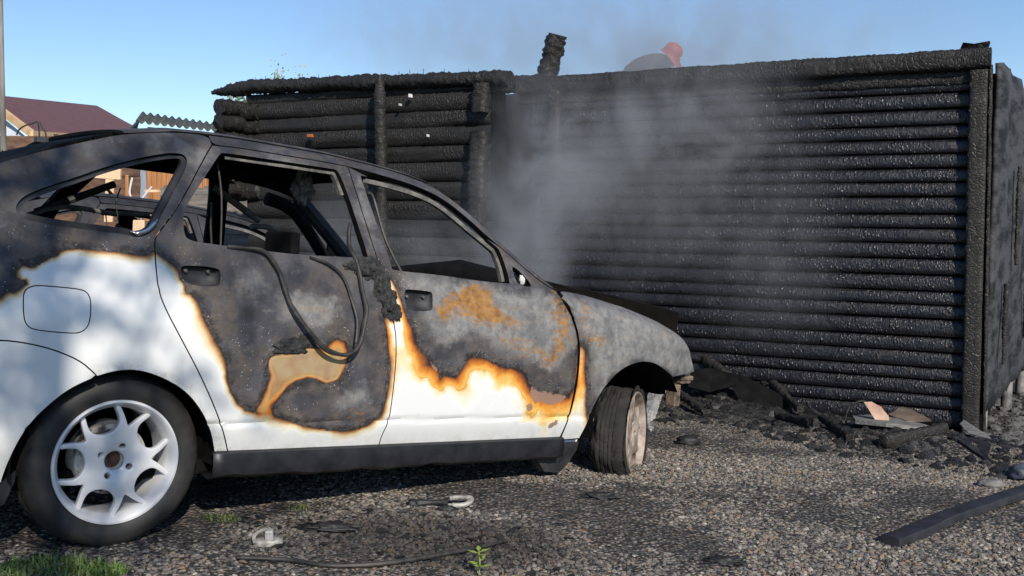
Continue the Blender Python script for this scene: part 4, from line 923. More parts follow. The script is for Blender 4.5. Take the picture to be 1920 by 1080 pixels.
for sy in (-1, 1):
    lump('ear', (0, sy*.085, 0), .025, sk, hd, 3, (.6, .3, 1), 2, .05); lump('eye', (.088, sy*.032, .02), .010, M['plastic'], hd, 4, (1, 1, .7), 2, 0)
MB().box((.088, -.022, -.052), (.094, .022, -.046)).build('mouth', mat('lips', (.35,.15,.13))[0], hd)
rd_, _n, _b = mat('red_helmet', (.42,.05,.045), .6)
mb = MB(); n = 28                              # helmet: dome, all-round brim, long rear shield
prof_ = [(.001, .155), (.05, .150), (.09, .125), (.118, .08), (.125, .03), (.125, 0), (.155, -.02), (.158, -.03), (.12, -.012)]
vs = []
for r_, h_ in prof_:
    for j in range(n):
        g = 2 * math.pi * j / n; back = max(0, math.cos(g)); rr = r_ * (1 + (.75 * back ** 2 if r_ > .13 else .08 * abs(math.cos(g))))
        vs.append((rr * math.cos(g), rr * math.sin(g) * .9, h_ - (.07 * back ** 2 if r_ > .13 else 0)))
mb.add(vs, [(i*n+j, i*n+(j+1) % n, (i+1)*n+(j+1) % n, (i+1)*n+j) for i in range(len(prof_)-1) for j in range(n)])
hel = mb.build('helmet', rd_, ff, True, 60); hel.location = (.19*k, 0, 1.42*k); hel.rotation_euler = (0, R(38), 0); hel.scale = (.98, 1, 1)

# ================================================================= DEBRIS
def slab(name, pts3, th, mtl, label=None, cat=None, group=None, up_=Vector((0, 0, 1)), seed=0, wav=.004):
    P_ = [Vector(p) for p in pts3]; n = len(P_)
    nrm = (P_[1] - P_[0]).cross(P_[2] - P_[0]).normalized(); nrm = -nrm if nrm.dot(up_) < 0 else nrm
    d = dens([(0, 0)] * 3, 1) if False else None
    fine = []
    for a, b_ in zip(P_, P_[1:] + P_[:1]):
        m_ = max(1, int((b_ - a).length / .03))
        for q_ in range(m_): p = a.lerp(b_, q_ / m_); fine.append(p + Vector((noise.noise(p * 30), noise.noise(p * 30 + Vector((9, 0, 0))), 0)) * wav)
    c = sum(fine, Vector()) / len(fine); n = len(fine)
    vs = [p + nrm * (wav * 2 * noise.noise(p * 9 + Vector((seed, 0, 0)))) for p in fine] + [p - nrm * th for p in fine] + [c + nrm * wav, c - nrm * th]
    fs = [(i, (i+1) % n, 2*n) for i in range(n)] + [((i+1) % n + n, i + n, 2*n+1) for i in range(n)] + [(i, n+i, n+(i+1) % n, (i+1) % n) for i in range(n)]
    o = mesh(name, vs, fs, mtl, None, False)
    return tag(o, label, cat, group)
def gp(px, py, h=0): p = gpt(px, py); return Vector((p.x, p.y, float(ground_h(p.x, p.y)) + h))
def wp(px, py, y): x, z = wl(px, py, y); return HM @ Vector((x, y, z))
def cut(px, py, h): return gp(px, py) + Vector((0, 0, h))
# charcoal spread and mound along the wall foot
vs = []; fs = []; nu, nv = 70, 16
for i in range(nu+1):
    for j in range(nv+1):
        p = HM @ Vector((-3.6 + 5.6 * i / nu, -1.15 + 1.1 * j / nv + .1 * math.sin(i * .7), 0)); vs.append((p.x, p.y, float(ground_h(p.x, p.y)) - .005))
for i in range(nu):
    for j in range(nv): fs.append((i*(nv+1)+j, (i+1)*(nv+1)+j, (i+1)*(nv+1)+j+1, i*(nv+1)+j+1))
scatter('charcoal_debris', (vs, fs), 260, .008, .06, M['coal'], .5, 2, 21)
c_ = gpt(760, 1010); vs = []; fs = []
for i in range(11):
    for j in range(9): x, y = c_.x - .6 + 1.2*i/10, c_.y - .35 + .7*j/8; vs.append((x, y, float(ground_h(x, y))))
for i in range(10):
    for j in range(8): fs.append((i*9+j, (i+1)*9+j, (i+1)*9+j+1, i*9+j+1))
vs2 = []; fs2 = []
for (px, py, ru, rv) in ((1300, 745, .55, .34), (1440, 780, .55, .3), (1560, 830, .5, .22), (1700, 860, .5, .2)):
    c2 = gpt(px, py); b0 = len(vs2)
    for i in range(13):
        for j in range(9):
            p = Vector((c2.x, c2.y, 0)) + RIGHT * ru * (i/6 - 1) + BACK * rv * (j/4 - 1); vs2.append((p.x, p.y, float(ground_h(p.x, p.y))))
    fs2 += [(b0+i*9+j, b0+(i+1)*9+j, b0+(i+1)*9+j+1, b0+i*9+j+1) for i in range(12) for j in range(8)]
scatter('charcoal_lumps', (vs2, fs2), 230, .012, .05, M['coal'], .5, 2, 57)
scatter('charcoal_flakes', (vs, fs), 170, .008, .03, M['coal'], .3, 2, 33)

slab('fallen_sheet', [wp(1358,698,-.24), wp(1388,703,-.25), wp(1470,744,-.28), wp(1568,797,-.32), wp(1562,812,-.36), wp(1480,812,-.42), wp(1400,775,-.42)], .02, M['soot'], 'long black charred sheet leaning on the siding above the ash heap', 'sheet', up_=Vector((0, -1, 0)))
for k_, (a_, b_, h_, c_, d_, h2_, w_) in enumerate(((1285,742,.16,1372,765,.10,.085), (1312,728,.24,1384,742,.16,.06), (1400,748,.14,1455,778,.05,.06), (1268,765,.09,1322,785,.03,.05), (1455,800,.05,1530,822,.03,.055), (1540,815,.06,1592,842,.04,.05), (1430,730,.2,1392,760,.1,.045))):
    o = char_beam('charred_beam', gp(a_, b_, h_), gp(c_, d_, h2_), w_, w_*.8, M['char_log' if k_ % 3 else 'char_post'], None, 80 + k_, .013, 26, .013, 14); tag(o, ['blistered charred beam sloping down the ash heap behind the front bracket', 'burnt beam lying highest on the ash heap', 'charred stick pointing down at the middle of the ash heap', 'short charred stick at the foot of the heap nearest the front wheel', 'charred stick below the lower end of the long black sheet', 'charred stub left of the grey burnt board', 'burnt stick leaning up against the long black sheet'][k_], 'beam')
slab('fallen_sheet', [wp(1296,694,-.30), wp(1330,690,-.25), wp(1372,700,-.22), wp(1380,722,-.3), wp(1330,735,-.4), wp(1290,725,-.45)], .015, M['soot'], 'small brown-black curled sheet behind the front of the white hatchback', 'sheet', up_=Vector((0, -1, 0)))
slab('charred_board', [gp(1603,822,.06), gp(1598,806,.085), gp(1640,803,.085), gp(1700,808,.08), gp(1752,822,.06), gp(1750,834,.05), gp(1660,832,.05)], .025, M['board'], 'grey burnt board lying flat at the foot of the siding', 'board')
o = char_beam('charred_beam', gp(1655, 852, .05), gp(1770, 842, .05), .07, .06, M['char_post'], None, 51, .012, 34, .012, 18); tag(o, 'short blistered charred beam below the grey burnt board', 'beam')
slab('charred_board', [gp(1782,842,.03), gp(1800,836,.05), gp(1858,862,.02), gp(1850,876,.015), gp(1800,858,.02)], .012, M['sheet'], 'dark torn board end lying right of the blistered beam', 'board')
slab('scrap_sheet', [gp(1798,828,.10), gp(1806,822,.12), gp(1850,846,.05), gp(1858,856,.03), gp(1815,846,.04)], .006, M['board'], 'pale grey triangular scrap resting on the dark torn board end', 'scrap')
tag(lump('scrap_lump', gp(1858,912,.012), .06, M['board'], None, 12, (1.1, .6, .4), 3), 'grey crumpled scrap lying on the gravel above the long dark strip', 'scrap')
tag(lump('scrap_lump', gp(1918,900,.03), .06, mat('blue_grey', (.05,.06,.085), .6)[0], None, 2, (1.2, .8, .7), 3), 'blue-grey lump of plastic at the edge of the gravel', 'scrap')
# curled linoleum scrap with a ragged stalk
lino = m_noisy('burnt_linoleum', (.30,.17,.11), (.62,.45,.35), 5, .8, .4, .006)
slab('curled_linoleum', [wp(1620,754,-.60), wp(1634,753,-.58), wp(1652,763,-.57), wp(1666,780,-.58), wp(1668,794,-.60), wp(1654,797,-.64), wp(1640,786,-.64), wp(1630,770,-.62)], .006, lino, 'pink-tan curled scrap of flooring standing on the grey burnt board', 'scrap', up_=Vector((0, -1, 0)))
slab('curled_linoleum', [gp(1664,806,.10), gp(1690,798,.13), gp(1712,803,.12), gp(1745,815,.09), gp(1700,816,.08)], .006, m_noisy('brown_scrap', (.08,.055,.04), (.2,.15,.11), 7, .8), 'brown flat scrap lying behind the grey burnt board', 'scrap')
o = MB().tube(curve([wp(1596,812,-.5), wp(1586,790,-.5), wp(1592,765,-.48), wp(1610,753,-.47), wp(1626,756,-.46), wp(1645,785,-.46), gp(1672,806,.08)], 6), .007, 6).build('bent_wire', M['cable'], None, True); tag(o, 'thin burnt wire arching over the pink-tan scrap', 'wire')
for a, b_, c, d, w_ in ((1215,735,1335,775,.09), (1300,712,1372,730,.08), (1440,735,1490,770,.06)):
    pass
o = char_beam('charred_beam', gp(1330, 752, .10), gp(1250, 730, .16), .10, .09, M['char_log'], None, 52, .016, 26, .013, 18); tag(o, 'thick charred beam lying beside the bare front bracket of the hatchback', 'beam')
o = char_beam('charred_beam', gp(1375, 742, .16), gp(1318, 735, .2), .07, .07, M['char_post'], None, 53, .010, 26, .015, 14); tag(o, 'stubby charred beam end on top of the ash heap, lying along the wall', 'beam')
o = char_beam('charred_beam', gp(1448, 770, .12), gp(1500, 792, .06), .06, .05, M['char_post'], None, 54, .012, 34, .012, 14); tag(o, 'charred stick leaning on the lower end of the long black sheet', 'beam')
# bits torn from the car
slab('torn_metal', [gp(1208,805,.02), gp(1214,770,.10), gp(1232,757,.15), gp(1262,762,.13), gp(1240,772,.10), gp(1228,795,.04)], .004, m_noisy('torn_aluminium', (.18,.18,.18), (.5,.49,.47), 12, .5, .5, .006), 'crumpled grey sheet metal on the gravel before the steered front wheel', 'scrap')
slab('torn_metal', [gp(1206,802,.02), gp(1212,797,.04), gp(1226,806,.02), gp(1220,812,.01)], .006, M['ash'], 'small pale flake beside the scorched front rim', 'scrap')
tag(lump('dark_lump', gp(1290,834,.02), .055, M['sheet'], None, 3, (1.2, .8, .6), 3), 'flat black lump on the gravel right of the front wheel', 'lump')
tag(lump('dark_flake', gp(1358,1058,.012), .06, M['sheet'], None, 5, (1, .6, .22), 4, .75, 2.6), 'flat black flake at the bottom edge of the gravel', 'lump')
tag(lump('dark_flake', gp(1124,936,.012), .07, M['sheet'], None, 7, (1.1, .5, .22), 4, .75, 2.6), 'flat black flake in front of the flattened front tyre', 'lump')
tag(lump('dark_flake', gp(615,995,.012), .07, M['sheet'], None, 9, (1.3, .5, .2), 4, .75, 2.6), 'flat black flake on the gravel right of the broken mirror cap', 'lump')
# long dark strip at the right
p0, p1, p2 = gp(1668, 1022, .03), gp(1800, 972, .04), gp(1990, 915, .06)
L_ = curve([p0, gp(1730, 1000, .035), p1, p2], 14); vs = []; fs = []
for i, p in enumerate(L_):
    t = (L_[min(i+1, len(L_)-1)] - L_[max(i-1, 0)]).normalized(); sd_ = t.cross(Vector((0, 0, 1))).normalized(); wv = .038 * (1 + .08 * noise.noise(p * 6))
    for (u, h_) in ((-1, -.03), (-1, -.006), (-.92, .002), (0, .005), (.92, .002), (1, -.006), (1, -.03)): vs.append(p + sd_ * (u * wv) + Vector((0, 0, h_ + .004 * noise.noise(p * 14 + Vector((u, 0, 0))))))
fs = [(i*7+k, i*7+k+1, (i+1)*7+k+1, (i+1)*7+k) for i in range(len(L_)-1) for k in range(6)] + [tuple(range(7)), tuple((len(L_)-1)*7+k for k in range(6, -1, -1))]
tag(mesh('trim_strip', vs, fs, m_noisy('dusty_black_plastic', (.014,.014,.018), (.035,.035,.042), 12, .5, .2, .003), None, True, 40), 'long flat black plastic trim strip lying on the gravel at the right', 'strip')
o = MB().tube(curve([gp(445,1052,.012), gp(540,1056,.012), gp(620,1067,.012), gp(720,1064,.014), gp(820,1048,.014), gp(900,1032,.012), gp(950,1018,.010)], 8), [.006 + .003*math.sin(math.pi*i/48) for i in range(49)], 8).build('rubber_strip', M['cable'], None, True); tag(o, 'thin black rubber strip curving over the gravel before the hatchback', 'strip')
# two broken door-mirror / handle pieces
wp_ = m_noisy('white_plastic_dirty', (.12,.115,.105), (.38,.37,.35), 24, .45, .1, .002)
g0 = gp(503, 1020, 0); e = thing('mirror_cap', g0, 'broken white mirror cap lying on the gravel beside the rear wheel', 'mirror cap', R(10))
e.scale = (.85, .8, .62)
vs = []; n = 18
for z, r_ in ((0, 1), (.02, 1.02), (.03, .95), (.035, .8)):
    for j in range(n): a = 2*math.pi*j/n; vs.append((.058*r_*abs(math.cos(a))**.7*math.copysign(1, math.cos(a)), .04*r_*abs(math.sin(a))**.7*math.copysign(1, math.sin(a)), z))
mesh('shell', vs, [(i*n+j, i*n+(j+1) % n, (i+1)*n+(j+1) % n, (i+1)*n+j) for i in range(3) for j in range(n)] + [tuple(3*n+j for j in range(n))], wp_, e, True, 50)
MB().box((-.012, -.03, .03), (.022, .012, .085)).build('bracket', m_noisy('grey_plastic', (.25,.25,.25), (.42,.42,.42), 9, .5, .1, .002), e, bevel=.008)
MB().tube(curve([(-.05, -.03, .02), (-.055, .0, .05), (-.03, .02, .07), (.0, .02, .075)], 5), .008, 6).build('rim_edge', wp_, e, True)
g0 = gp(848, 950, 0); e = thing('door_handle', g0, 'melted black door handle with a white end lying on the gravel', 'door handle', R(12))
vs = []
lp = curve([(-.02, -.018, .01), (.04, -.025, .012), (.075, -.01, .02), (.075, .012, .028), (.03, .022, .03), (-.01, .015, .03)], 6)
MB().tube(lp, .010, 8).build('white_loop', wp_, e, True)
MB().tube(curve([(-.02, -.005, .02), (-.08, .01, .02), (-.14, .02, .016)], 6), [.016, .015, .014, .013, .012, .012, .011, .011, .013, .016, .018, .02, .018], 8).build('melted_body', M['sheet'], e, True)
lump('melted_end', (-.155, .022, .015), .026, M['sheet'], e, 4, (1, .8, .7), 3)
lump('melted_drip', (-.03, -.05, .008), .028, M['sheet'], e, 9, (1.3, .7, .5), 3)
# rubble at the far right behind the house end
p_ = gpt(1905, 800); vs = []; fs = []
for i in range(21):
    for j in range(25): x, y = p_.x - .6 + 2.2*i/20, p_.y - .8 + 4.5*j/24; vs.append((x, y, float(ground_h(x, y))))
for i in range(20):
    for j in range(24): fs.append((i*25+j, (i+1)*25+j, (i+1)*25+j+1, i*25+j+1))
scatter('rubble', (vs, fs), 160, .012, .06, m_noisy('grey_rubble', (.03,.03,.03), (.16,.155,.15), 6, .9), .6, 2, 44)
# burnt neighbouring frame closing the view on the right
fr = thing('burnt_shed', at(1925, 700, 11), 'charred board shed behind the right end of the house', 'shed', 0)
for k in range(9):
    x = -.35 + k * .19; char_beam('wall_board', (x, .02 * math.sin(k * 5), -.6), (x + .02, 0, 2.85 + .12 * math.sin(k * 2.7)), .15, .03, M['char_post'], fr, 60 + k, .010, 24, .03, 12, None, 6)
char_beam('wall_rail', (-.45, -.05, 2.4), (1.4, -.05, 2.35), .10, .05, M['char_post'], fr, 71, .010, 24, .03, 12)

# ================================================================= PLANTS
def blades(name, c, rx, ry, n, h, col, label):
    mb = MB()
    for _ in range(n):
        a = random.uniform(0, 6.28); q_ = math.sqrt(random.random()); x, y = c.x + rx*q_*math.cos(a), c.y + ry*q_*math.sin(a); z = float(ground_h(x, y))
        d = random.uniform(0, 6.28); hh = h * random.uniform(.4, 1.1); w_ = .003; b_ = Vector((math.cos(d), math.sin(d), 0)); s_ = b_.cross(Vector((0, 0, 1))) * w_
        p = Vector((x, y, z)); mb.add([p - s_, p + s_, p + b_*hh*.35 + Vector((0, 0, hh*.7)) + s_*.7, p + b_*hh*.35 + Vector((0, 0, hh*.7)) - s_*.7, p + b_*hh*.9 + Vector((0, 0, hh))], [(0,1,2,3), (3,2,4)])
    o = mb.build(name, m_noisy(name + '_green', col, tuple(min(1, v*2.0) for v in col), 40, .6, 0, .001), None); o['kind'] = 'stuff'; return o
blades('grass', gpt(95, 1072), .16, .13, 560, .032, (.085,.13,.03), '')
blades('grass', gpt(200, 1078), .06, .05, 220, .03, (.09,.15,.03), '')
blades('moss', gpt(415, 975), .07, .05, 160, .018, (.05,.07,.02), '')
blades('moss', gpt(560, 955), .05, .04, 90, .015, (.05,.065,.02), '')
g0 = gp(898, 1078, 0); wd_ = thing('weed', g0, 'small yellow-green leafy weed at the bottom edge of the gravel', 'weed'); wd_.scale = (.78, .78, .78)
lf, nt, b = mat('weed_leaf', (.22,.30,.05), .5); b.inputs['Subsurface Weight'].default_value = .0
MB().tube([(0, 0, 0), (.004, 0, .05), (.0, .004, .10)], .003, 5).build('stem', lf, wd_, True)
for k, (a, z, l_) in enumerate(((20, .095, .05), (95, .1, .045), (170, .09, .05), (250, .095, .04), (320, .085, .05), (60, .055, .055), (200, .05, .05), (130, .03, .06), (0, .03, .06), (290, .04, .05))):
    a = R(a); d = Vector((math.cos(a), math.sin(a), .35)); s_ = Vector((-math.sin(a), math.cos(a), 0)); p = Vector((0, 0, z)); vs = [p, p + d*l_*.45 + s_*l_*.24, p + d*l_*.5 + Vector((0, 0, -.003)), p + d*l_*.45 - s_*l_*.24, p + d*l_ - Vector((0, 0, l_*.12))]
    mesh('leaf', vs, [(0, 1, 2), (0, 2, 3), (2, 1, 4), (2, 4, 3)], lf, wd_, False)
def tree(label, base, height, lean, sprays, nleaf, lsize, lcol, rad, trunk_r=.07, seed=1):
    rg = random.Random(seed); t = thing('tree', base, label, 'tree'); tip = Vector((lean[0], lean[1], height))
    br = MB(); tr = curve([(0, 0, -.3), (.05, .02, height*.35), (tip.x*.6, tip.y*.6, height*.7), tuple(tip)], 5); br.tube(tr, [trunk_r*(1-.8*i/15) for i in range(16)], 8)
    lv = MB()
    for (sx, sy, sz) in sprays:
        e_ = Vector((sx, sy, sz)); st = tr[rg.randint(7, 13)]; mid = st.lerp(e_, .5) + Vector((0, 0, .15)); pts_ = curve([st, mid, e_], 4); br.tube(pts_, [.018*(1-.75*i/8) for i in range(9)], 5)
        for _ in range(nleaf):
            p = pts_[rg.randint(3, 8)] + Vector((rg.gauss(0, rad), rg.gauss(0, rad), rg.gauss(0, rad*1.2))); u = Vector((rg.gauss(0,1), rg.gauss(0,1), rg.gauss(0,1))).normalized(); v = u.orthogonal().normalized(); s_ = lsize*rg.uniform(.6, 1.3)
            lv.add([p, p + u*s_*.5 + v*s_*.32, p + u*s_, p + u*s_*.5 - v*s_*.32], [(0, 1, 2, 3)])
    br.build('trunk', M['bark'], t, True); lv.build('crown', lcol, t); return t
M['bark'] = m_noisy('bark', (.05,.045,.04), (.16,.15,.14), 8, .9, .5, .01)
lf2 = m_noisy('young_leaf', (.20,.27,.12), (.40,.44,.28), 6, .5, 0, .001)
b1 = at(520, 400, 17); q1 = [at(515,135,17), at(520,128,17.1), at(522,145,16.9), at(563,140,17), at(568,148,17.2)]
tree('young birch with pale leaves whose tips show above the log wall', (b1.x, b1.y, -.8), q1[0].z + .7, (.0, 0), [tuple(q_ - Vector((b1.x, b1.y, -.8))) for q_ in q1], 34, .07, lf2, .08, .05, 4)
b1 = at(437, 400, 15); q1 = [at(433,175,15), at(440,200,15), at(430,208,15.1), at(444,225,15), at(436,190,14.9)]
tree('thin young birch beside the end of the pointed top log', (b1.x + .5, b1.y, -.8), q1[0].z + .8, (-.2, 0), [tuple(q_ - Vector((b1.x + .5, b1.y, -.8))) for q_ in q1], 40, .07, lf2, .06, .04, 6)

# ================================================================= BACKGROUND YARD
pole = MB().tube([at(4, 300, 12) + Vector((0, 0, -2)), at(3, 150, 12), at(-1, -40, 12)], [.036, .034, .032], 12).build('utility_pole', m_noisy('weathered_pole', (.10,.095,.085), (.30,.28,.26), 7, .85, .5, .006, (1, 1, .15)), None, True)
tag(pole, 'weathered grey wooden pole at the left edge', 'pole')
nh = thing('neighbour_house', at(60, 380, 32), 'house with a maroon metal roof and pale gable beyond the yard', 'house'); NI = Vector(nh.location)
def nb(px, py, Y): return at(px, py, Y) - NI
A_, B_, C_, D_, A2, C2 = nb(-30,176,32), nb(182,198,40), nb(60,246,30), nb(300,262,40), None, nb(-140,250,32)
mr_ = m_noisy('maroon_roof', (.135,.060,.055), (.165,.078,.070), 3, .55, .15, .01)
A_.z += 0; o = mesh('roof', [A_, B_, D_, C_, C2, nb(232,225,39.9)], [(0, 3, 2, 5, 1), (0, 4, 3)], mr_, nh, False); o.data.polygons[1].use_smooth = False
gw = mesh('gable_wall', [A_ + Vector((0, .25, -.35)), C_ + Vector((-.35, .25, -.1)), C2 + Vector((.3, .25, -.1)), C_ + Vector((-.35, .25, -4)), C2 + Vector((.3, .25, -4))], [(0, 2, 1), (1, 2, 4, 3)], m_noisy('pale_gable', (.50,.54,.60), (.62,.65,.70), 2, .8), nh, False)
mesh('roof', [A_ + Vector((0,0,.01)), C_ + Vector((0,0,.01)), C2 + Vector((0,0,.01))], [(0, 1, 2)], mr_, nh, False) if False else None
def bar(a, b_, w_, h_): return MB().tube([a, b_], w_, 4)
fas = m_noisy('cream_fascia', (.55,.34,.16), (.70,.50,.30), 3, .7)
bar(A_ + Vector((0, -.1, -.08)), C_ + Vector((0, -.1, -.05)), .13, .1).build('barge_board', fas, nh); bar(C_ + Vector((0, -.1, -.08)), D_ + Vector((0, -.1, -.08)), .12, .1).build('eave_board', fas, nh)
mesh('side_wall', [C_ + Vector((.05, .4, -.1)), D_ + Vector((0, .4, -.1)), D_ + Vector((0, .4, -4)), C_ + Vector((.05, .4, -4))], [(0, 1, 2, 3)], gw.data.materials[0], nh, False)
me_r = o.data; me_r.clear_geometry(); me_r.from_pydata([A_, B_, nb(232,226,39.6), D_, C_], [], [(0, 4, 3, 2, 1)]); me_r.update()
s = o.modifiers.new('solid', 'SOLIDIFY'); s.thickness = .12
# wood shed with corrugated roof
sh = thing('wood_shed', at(350, 400, 18), 'orange timber shed under a grey corrugated roof beyond the car', 'shed'); SI = Vector(sh.location)
def sb(px, py, Y): return at(px, py, Y) - SI
F0, F1, K0, K1 = sb(254,226,17.5), sb(480,252,19.5), sb(265,211,19.0), sb(480,243,21.0)
vs = []; nx = 180
for i in range(nx+1):
    f = i / nx; wv = .026 * math.sin(2 * math.pi * f * 17)
    for j in range(5): vs.append(F0.lerp(F1, f).lerp(K0.lerp(K1, f), j / 4) + Vector((0, 0, wv)))
o = mesh('roof', vs, [(i*5+j, (i+1)*5+j, (i+1)*5+j+1, i*5+j+1) for i in range(nx) for j in range(4)], m_noisy('grey_slate_roof', (.045,.05,.045), (.10,.105,.095), 4, .85), sh); s = o.modifiers.new('solid', 'SOLIDIFY'); s.thickness = .02
mesh('eave_end', [F0 + Vector((-.32, .3, -.22)), F0 + Vector((.05,0,-.04)), K0 + Vector((0,0,-.05)), K0 + Vector((-.1,0,-.35))], [(0, 1, 2, 3)], M['char_metal'], sh, False)
og = m_noisy('orange_timber', (.34,.14,.05), (.55,.27,.11), 3, .8, .3, .006, (9, 9, .6)); crm = m_noisy('cream_timber', (.66,.46,.28), (.78,.58,.38), 4, .8)
def lp_(t): return F0.lerp(F1, t)
dirx = (F1 - F0).normalized(); back_ = Vector((-dirx.y, dirx.x, 0)).normalized()
f0, f1 = lp_(.13) + back_*.12 + Vector((0,0,-.07)), lp_(1) + back_*.12 + Vector((0,0,-.07))
vs = [f0, f1, f1 + Vector((0,0,-.10)), f0 + Vector((0,0,-.10))]; vs += [v + back_*.04 for v in vs]
mesh('fascia_board', vs, [(0,3,2,1),(4,5,6,7),(0,1,5,4),(2,3,7,6),(0,4,7,3),(1,2,6,5)], crm, sh, False)
nb_ = 46
mb = MB()
for k in range(nb_):                            # wall of upright planks
    a0, a1 = f0.lerp(f1, k/nb_) + back_*.10, f0.lerp(f1, (k+.9)/nb_) + back_*.10; t_ = .012 * (k % 2)
    vs = [a0 + back_*t_ + Vector((0,0,-.1)), a1 + back_*t_ + Vector((0,0,-.1)), a1 + back_*t_ + Vector((0,0,-3)), a0 + back_*t_ + Vector((0,0,-3))]; vs += [v + back_*.03 for v in vs]
    mb.add(vs, [(0,3,2,1),(4,5,6,7),(0,1,5,4),(0,4,7,3),(1,2,6,5)])
mb.build('plank_wall', og, sh)
# yard fence in front of the neighbour
def fence(name, label, pa, pb, Y0, Y1, ytop, ybot, n, mtl, horiz=False):
    t = thing(name, at((pa+pb)/2, ybot, (Y0+Y1)/2), label, 'fence'); I = Vector(t.location); mb = MB()
    for k in range(n):
        if horiz:
            y0, y1 = ytop + (ybot-ytop)*k/n, ytop + (ybot-ytop)*(k+1.0)/n; q_ = [at(pa,y0,Y0)-I, at(pb,y0,Y1)-I, at(pb,y1,Y1)-I, at(pa,y1,Y0)-I]
        else:
            x0, x1 = pa + (pb-pa)*k/n, pa + (pb-pa)*(k+1.0)/n; Ya, Yb = Y0 + (Y1-Y0)*k/n, Y0 + (Y1-Y0)*(k+.88)/n; j = 3*math.sin(k*2.7); q_ = [at(x0,ytop+j,Ya)-I, at(x1,ytop+j,Yb)-I, at(x1,ybot,Yb)-I, at(x0,ybot,Ya)-I]
        q_ = [v + Vector((0, .01*math.sin(k*9), 0)) for v in q_]; q_ += [v + Vector((0, .03, 0)) for v in q_]; mb.add(q_, [(0,3,2,1),(4,5,6,7),(0,1,5,4),(2,3,7,6),(0,4,7,3),(1,2,6,5)])
    mb.build('planks', mtl, t)
    for f in (.05, .5, .95):
        a = at(pa+(pb-pa)*f, ytop-4, Y0+(Y1-Y0)*f) - I; b_ = at(pa+(pb-pa)*f, ybot, Y0+(Y1-Y0)*f) - I; MB().tube([a + Vector((0,.08,0)), b_ + Vector((0,.08,0))], .04, 6).build('post', mtl, t)
    return t
brn = m_noisy('brown_planks', (.07,.035,.022), (.17,.095,.06), 5, .85, .3, .006, (1, 1, 3)); gry = m_noisy('grey_planks', (.11,.10,.09), (.26,.23,.20), 5, .85, .4, .006, (.6, 1, 5))
fence('yard_fence', 'low brown board fence in front of the maroon roofed house', -60, 262, 15.5, 16.5, 255, 430, 7, brn, True)
fence('yard_fence', 'weathered grey board fence seen through the rear door window', 300, 470, 11.2, 11.0, 352, 560, 12, gry, True)
# yard clutter seen through the rear side window
e = thing('wooden_barrel', at(286, 395, 10), 'brown wooden barrel with pale lid in the yard behind the cars', 'barrel'); e.rotation_euler = (0, 0, .3)
MB().lathe([(.001, -.10), (.085, -.10), (.095, -.05), (.10, 0), (.098, .1), (.09, .18)], 20, M=Matrix.Rotation(R(90), 4, 'X') @ Matrix.Rotation(R(180), 4, 'X')).build('barrel_body', og, e, True, 40)
MB().lathe([(.001, .205), (.08, .205), (.085, .18)], 20, M=Matrix.Rotation(R(90), 4, 'X')).build('barrel_lid', crm, e)
o = MB().tube([at(239, 640, 9.45), at(238, 328, 9.5)], .016, 6).build('wooden_stake', og, None); tag(o, 'thin brown stake standing in the yard left of the barrel', 'stake')
o = lump('orange_bundle', at(118, 366, 9), .075, m_noisy('orange_cloth', (.42,.17,.05), (.6,.28,.09), 6, .7), None, 4, (1.6, .8, .7)); o.location.z = 1.12; tag(o, 'orange cloth bundle in the yard seen at the left of the rear side window', 'bundle')
o = MB().box((-.16, -.02, -.05), (.16, .02, .05)).box((.02, -.015, -1.45), (.10, .015, -.0505)).build('cream_plank', crm, None, bevel=.004); o.location = at(195, 325, 9.5); o.rotation_euler = (0, R(4), 0); tag(o, 'pale cream plank end in the yard under the car roof edge', 'plank')
for k, (a, b_, c) in enumerate((((248, 333), (243, 360), (248, 375)), ((285, 350), (270, 368), (264, 378)))):
    o = MB().tube(curve([at(*a, 9.2), at(*b_, 9.2), at(*c, 9.2)], 5), .009, 6).build('white_cord', mat('white_cord', (.7,.7,.68), .7)[0], None, True); tag(o, ['white cord hanging upright beside the brown stake', 'white cord slanting across the front of the barrel'][k], 'cord')
TB = at(214, 436, 8.2).z - .125
for nm_, lab_, cx_, cy_, zt_, hx_, hy_ in (('yard_bench', 'rough bench in the yard carrying the brown barrel', at(200, 400, 9.75).x, 9.75, at(286, 395, 10).z - .10, 1.0, .42), ('low_table', 'low wooden table in the yard carrying the red crate', at(236, 430, 8.2).x, 8.25, TB, .32, .2)):
    e = thing(nm_, (cx_, cy_, zt_), lab_, 'table'); MB().box((-hx_, -hy_, -.035), (hx_, hy_, 0)).build('top', brn, e)
    for a_ in (-1, 1):
        for b_ in (-1, 1): MB().box((a_*hx_*.9-.03, b_*hy_*.8-.03, -zt_-.4), (a_*hx_*.9+.03, b_*hy_*.8+.03, -.036)).build('leg', brn, e)
e = thing('red_crate', at(214, 436, 8.2), 'red plastic crate with a round lid seen below the black wreck roof', 'crate')
red = m_noisy('red_plastic', (.45,.05,.04), (.6,.10,.07), 5, .5); MB().box((-.09, -.08, -.12), (.09, .08, .05)).build('crate_body', red, e, bevel=.01); MB().lathe([(.001, -.10), (.045, -.10), (.05, -.082)], 18, M=Matrix.Translation((-.01, 0, -.01))).build('round_lid', mat('pink_lid', (.62,.12,.14), .5)[0], e, True)
o = MB().box((-.06, -.015, -.11), (.06, .015, .11)).build('cardboard_panel', crm, None, bevel=.006); o.location = at(258, 425, 8.2); o.location.z = TB + .115; tag(o, 'cream cardboard panel beside the red crate', 'panel')

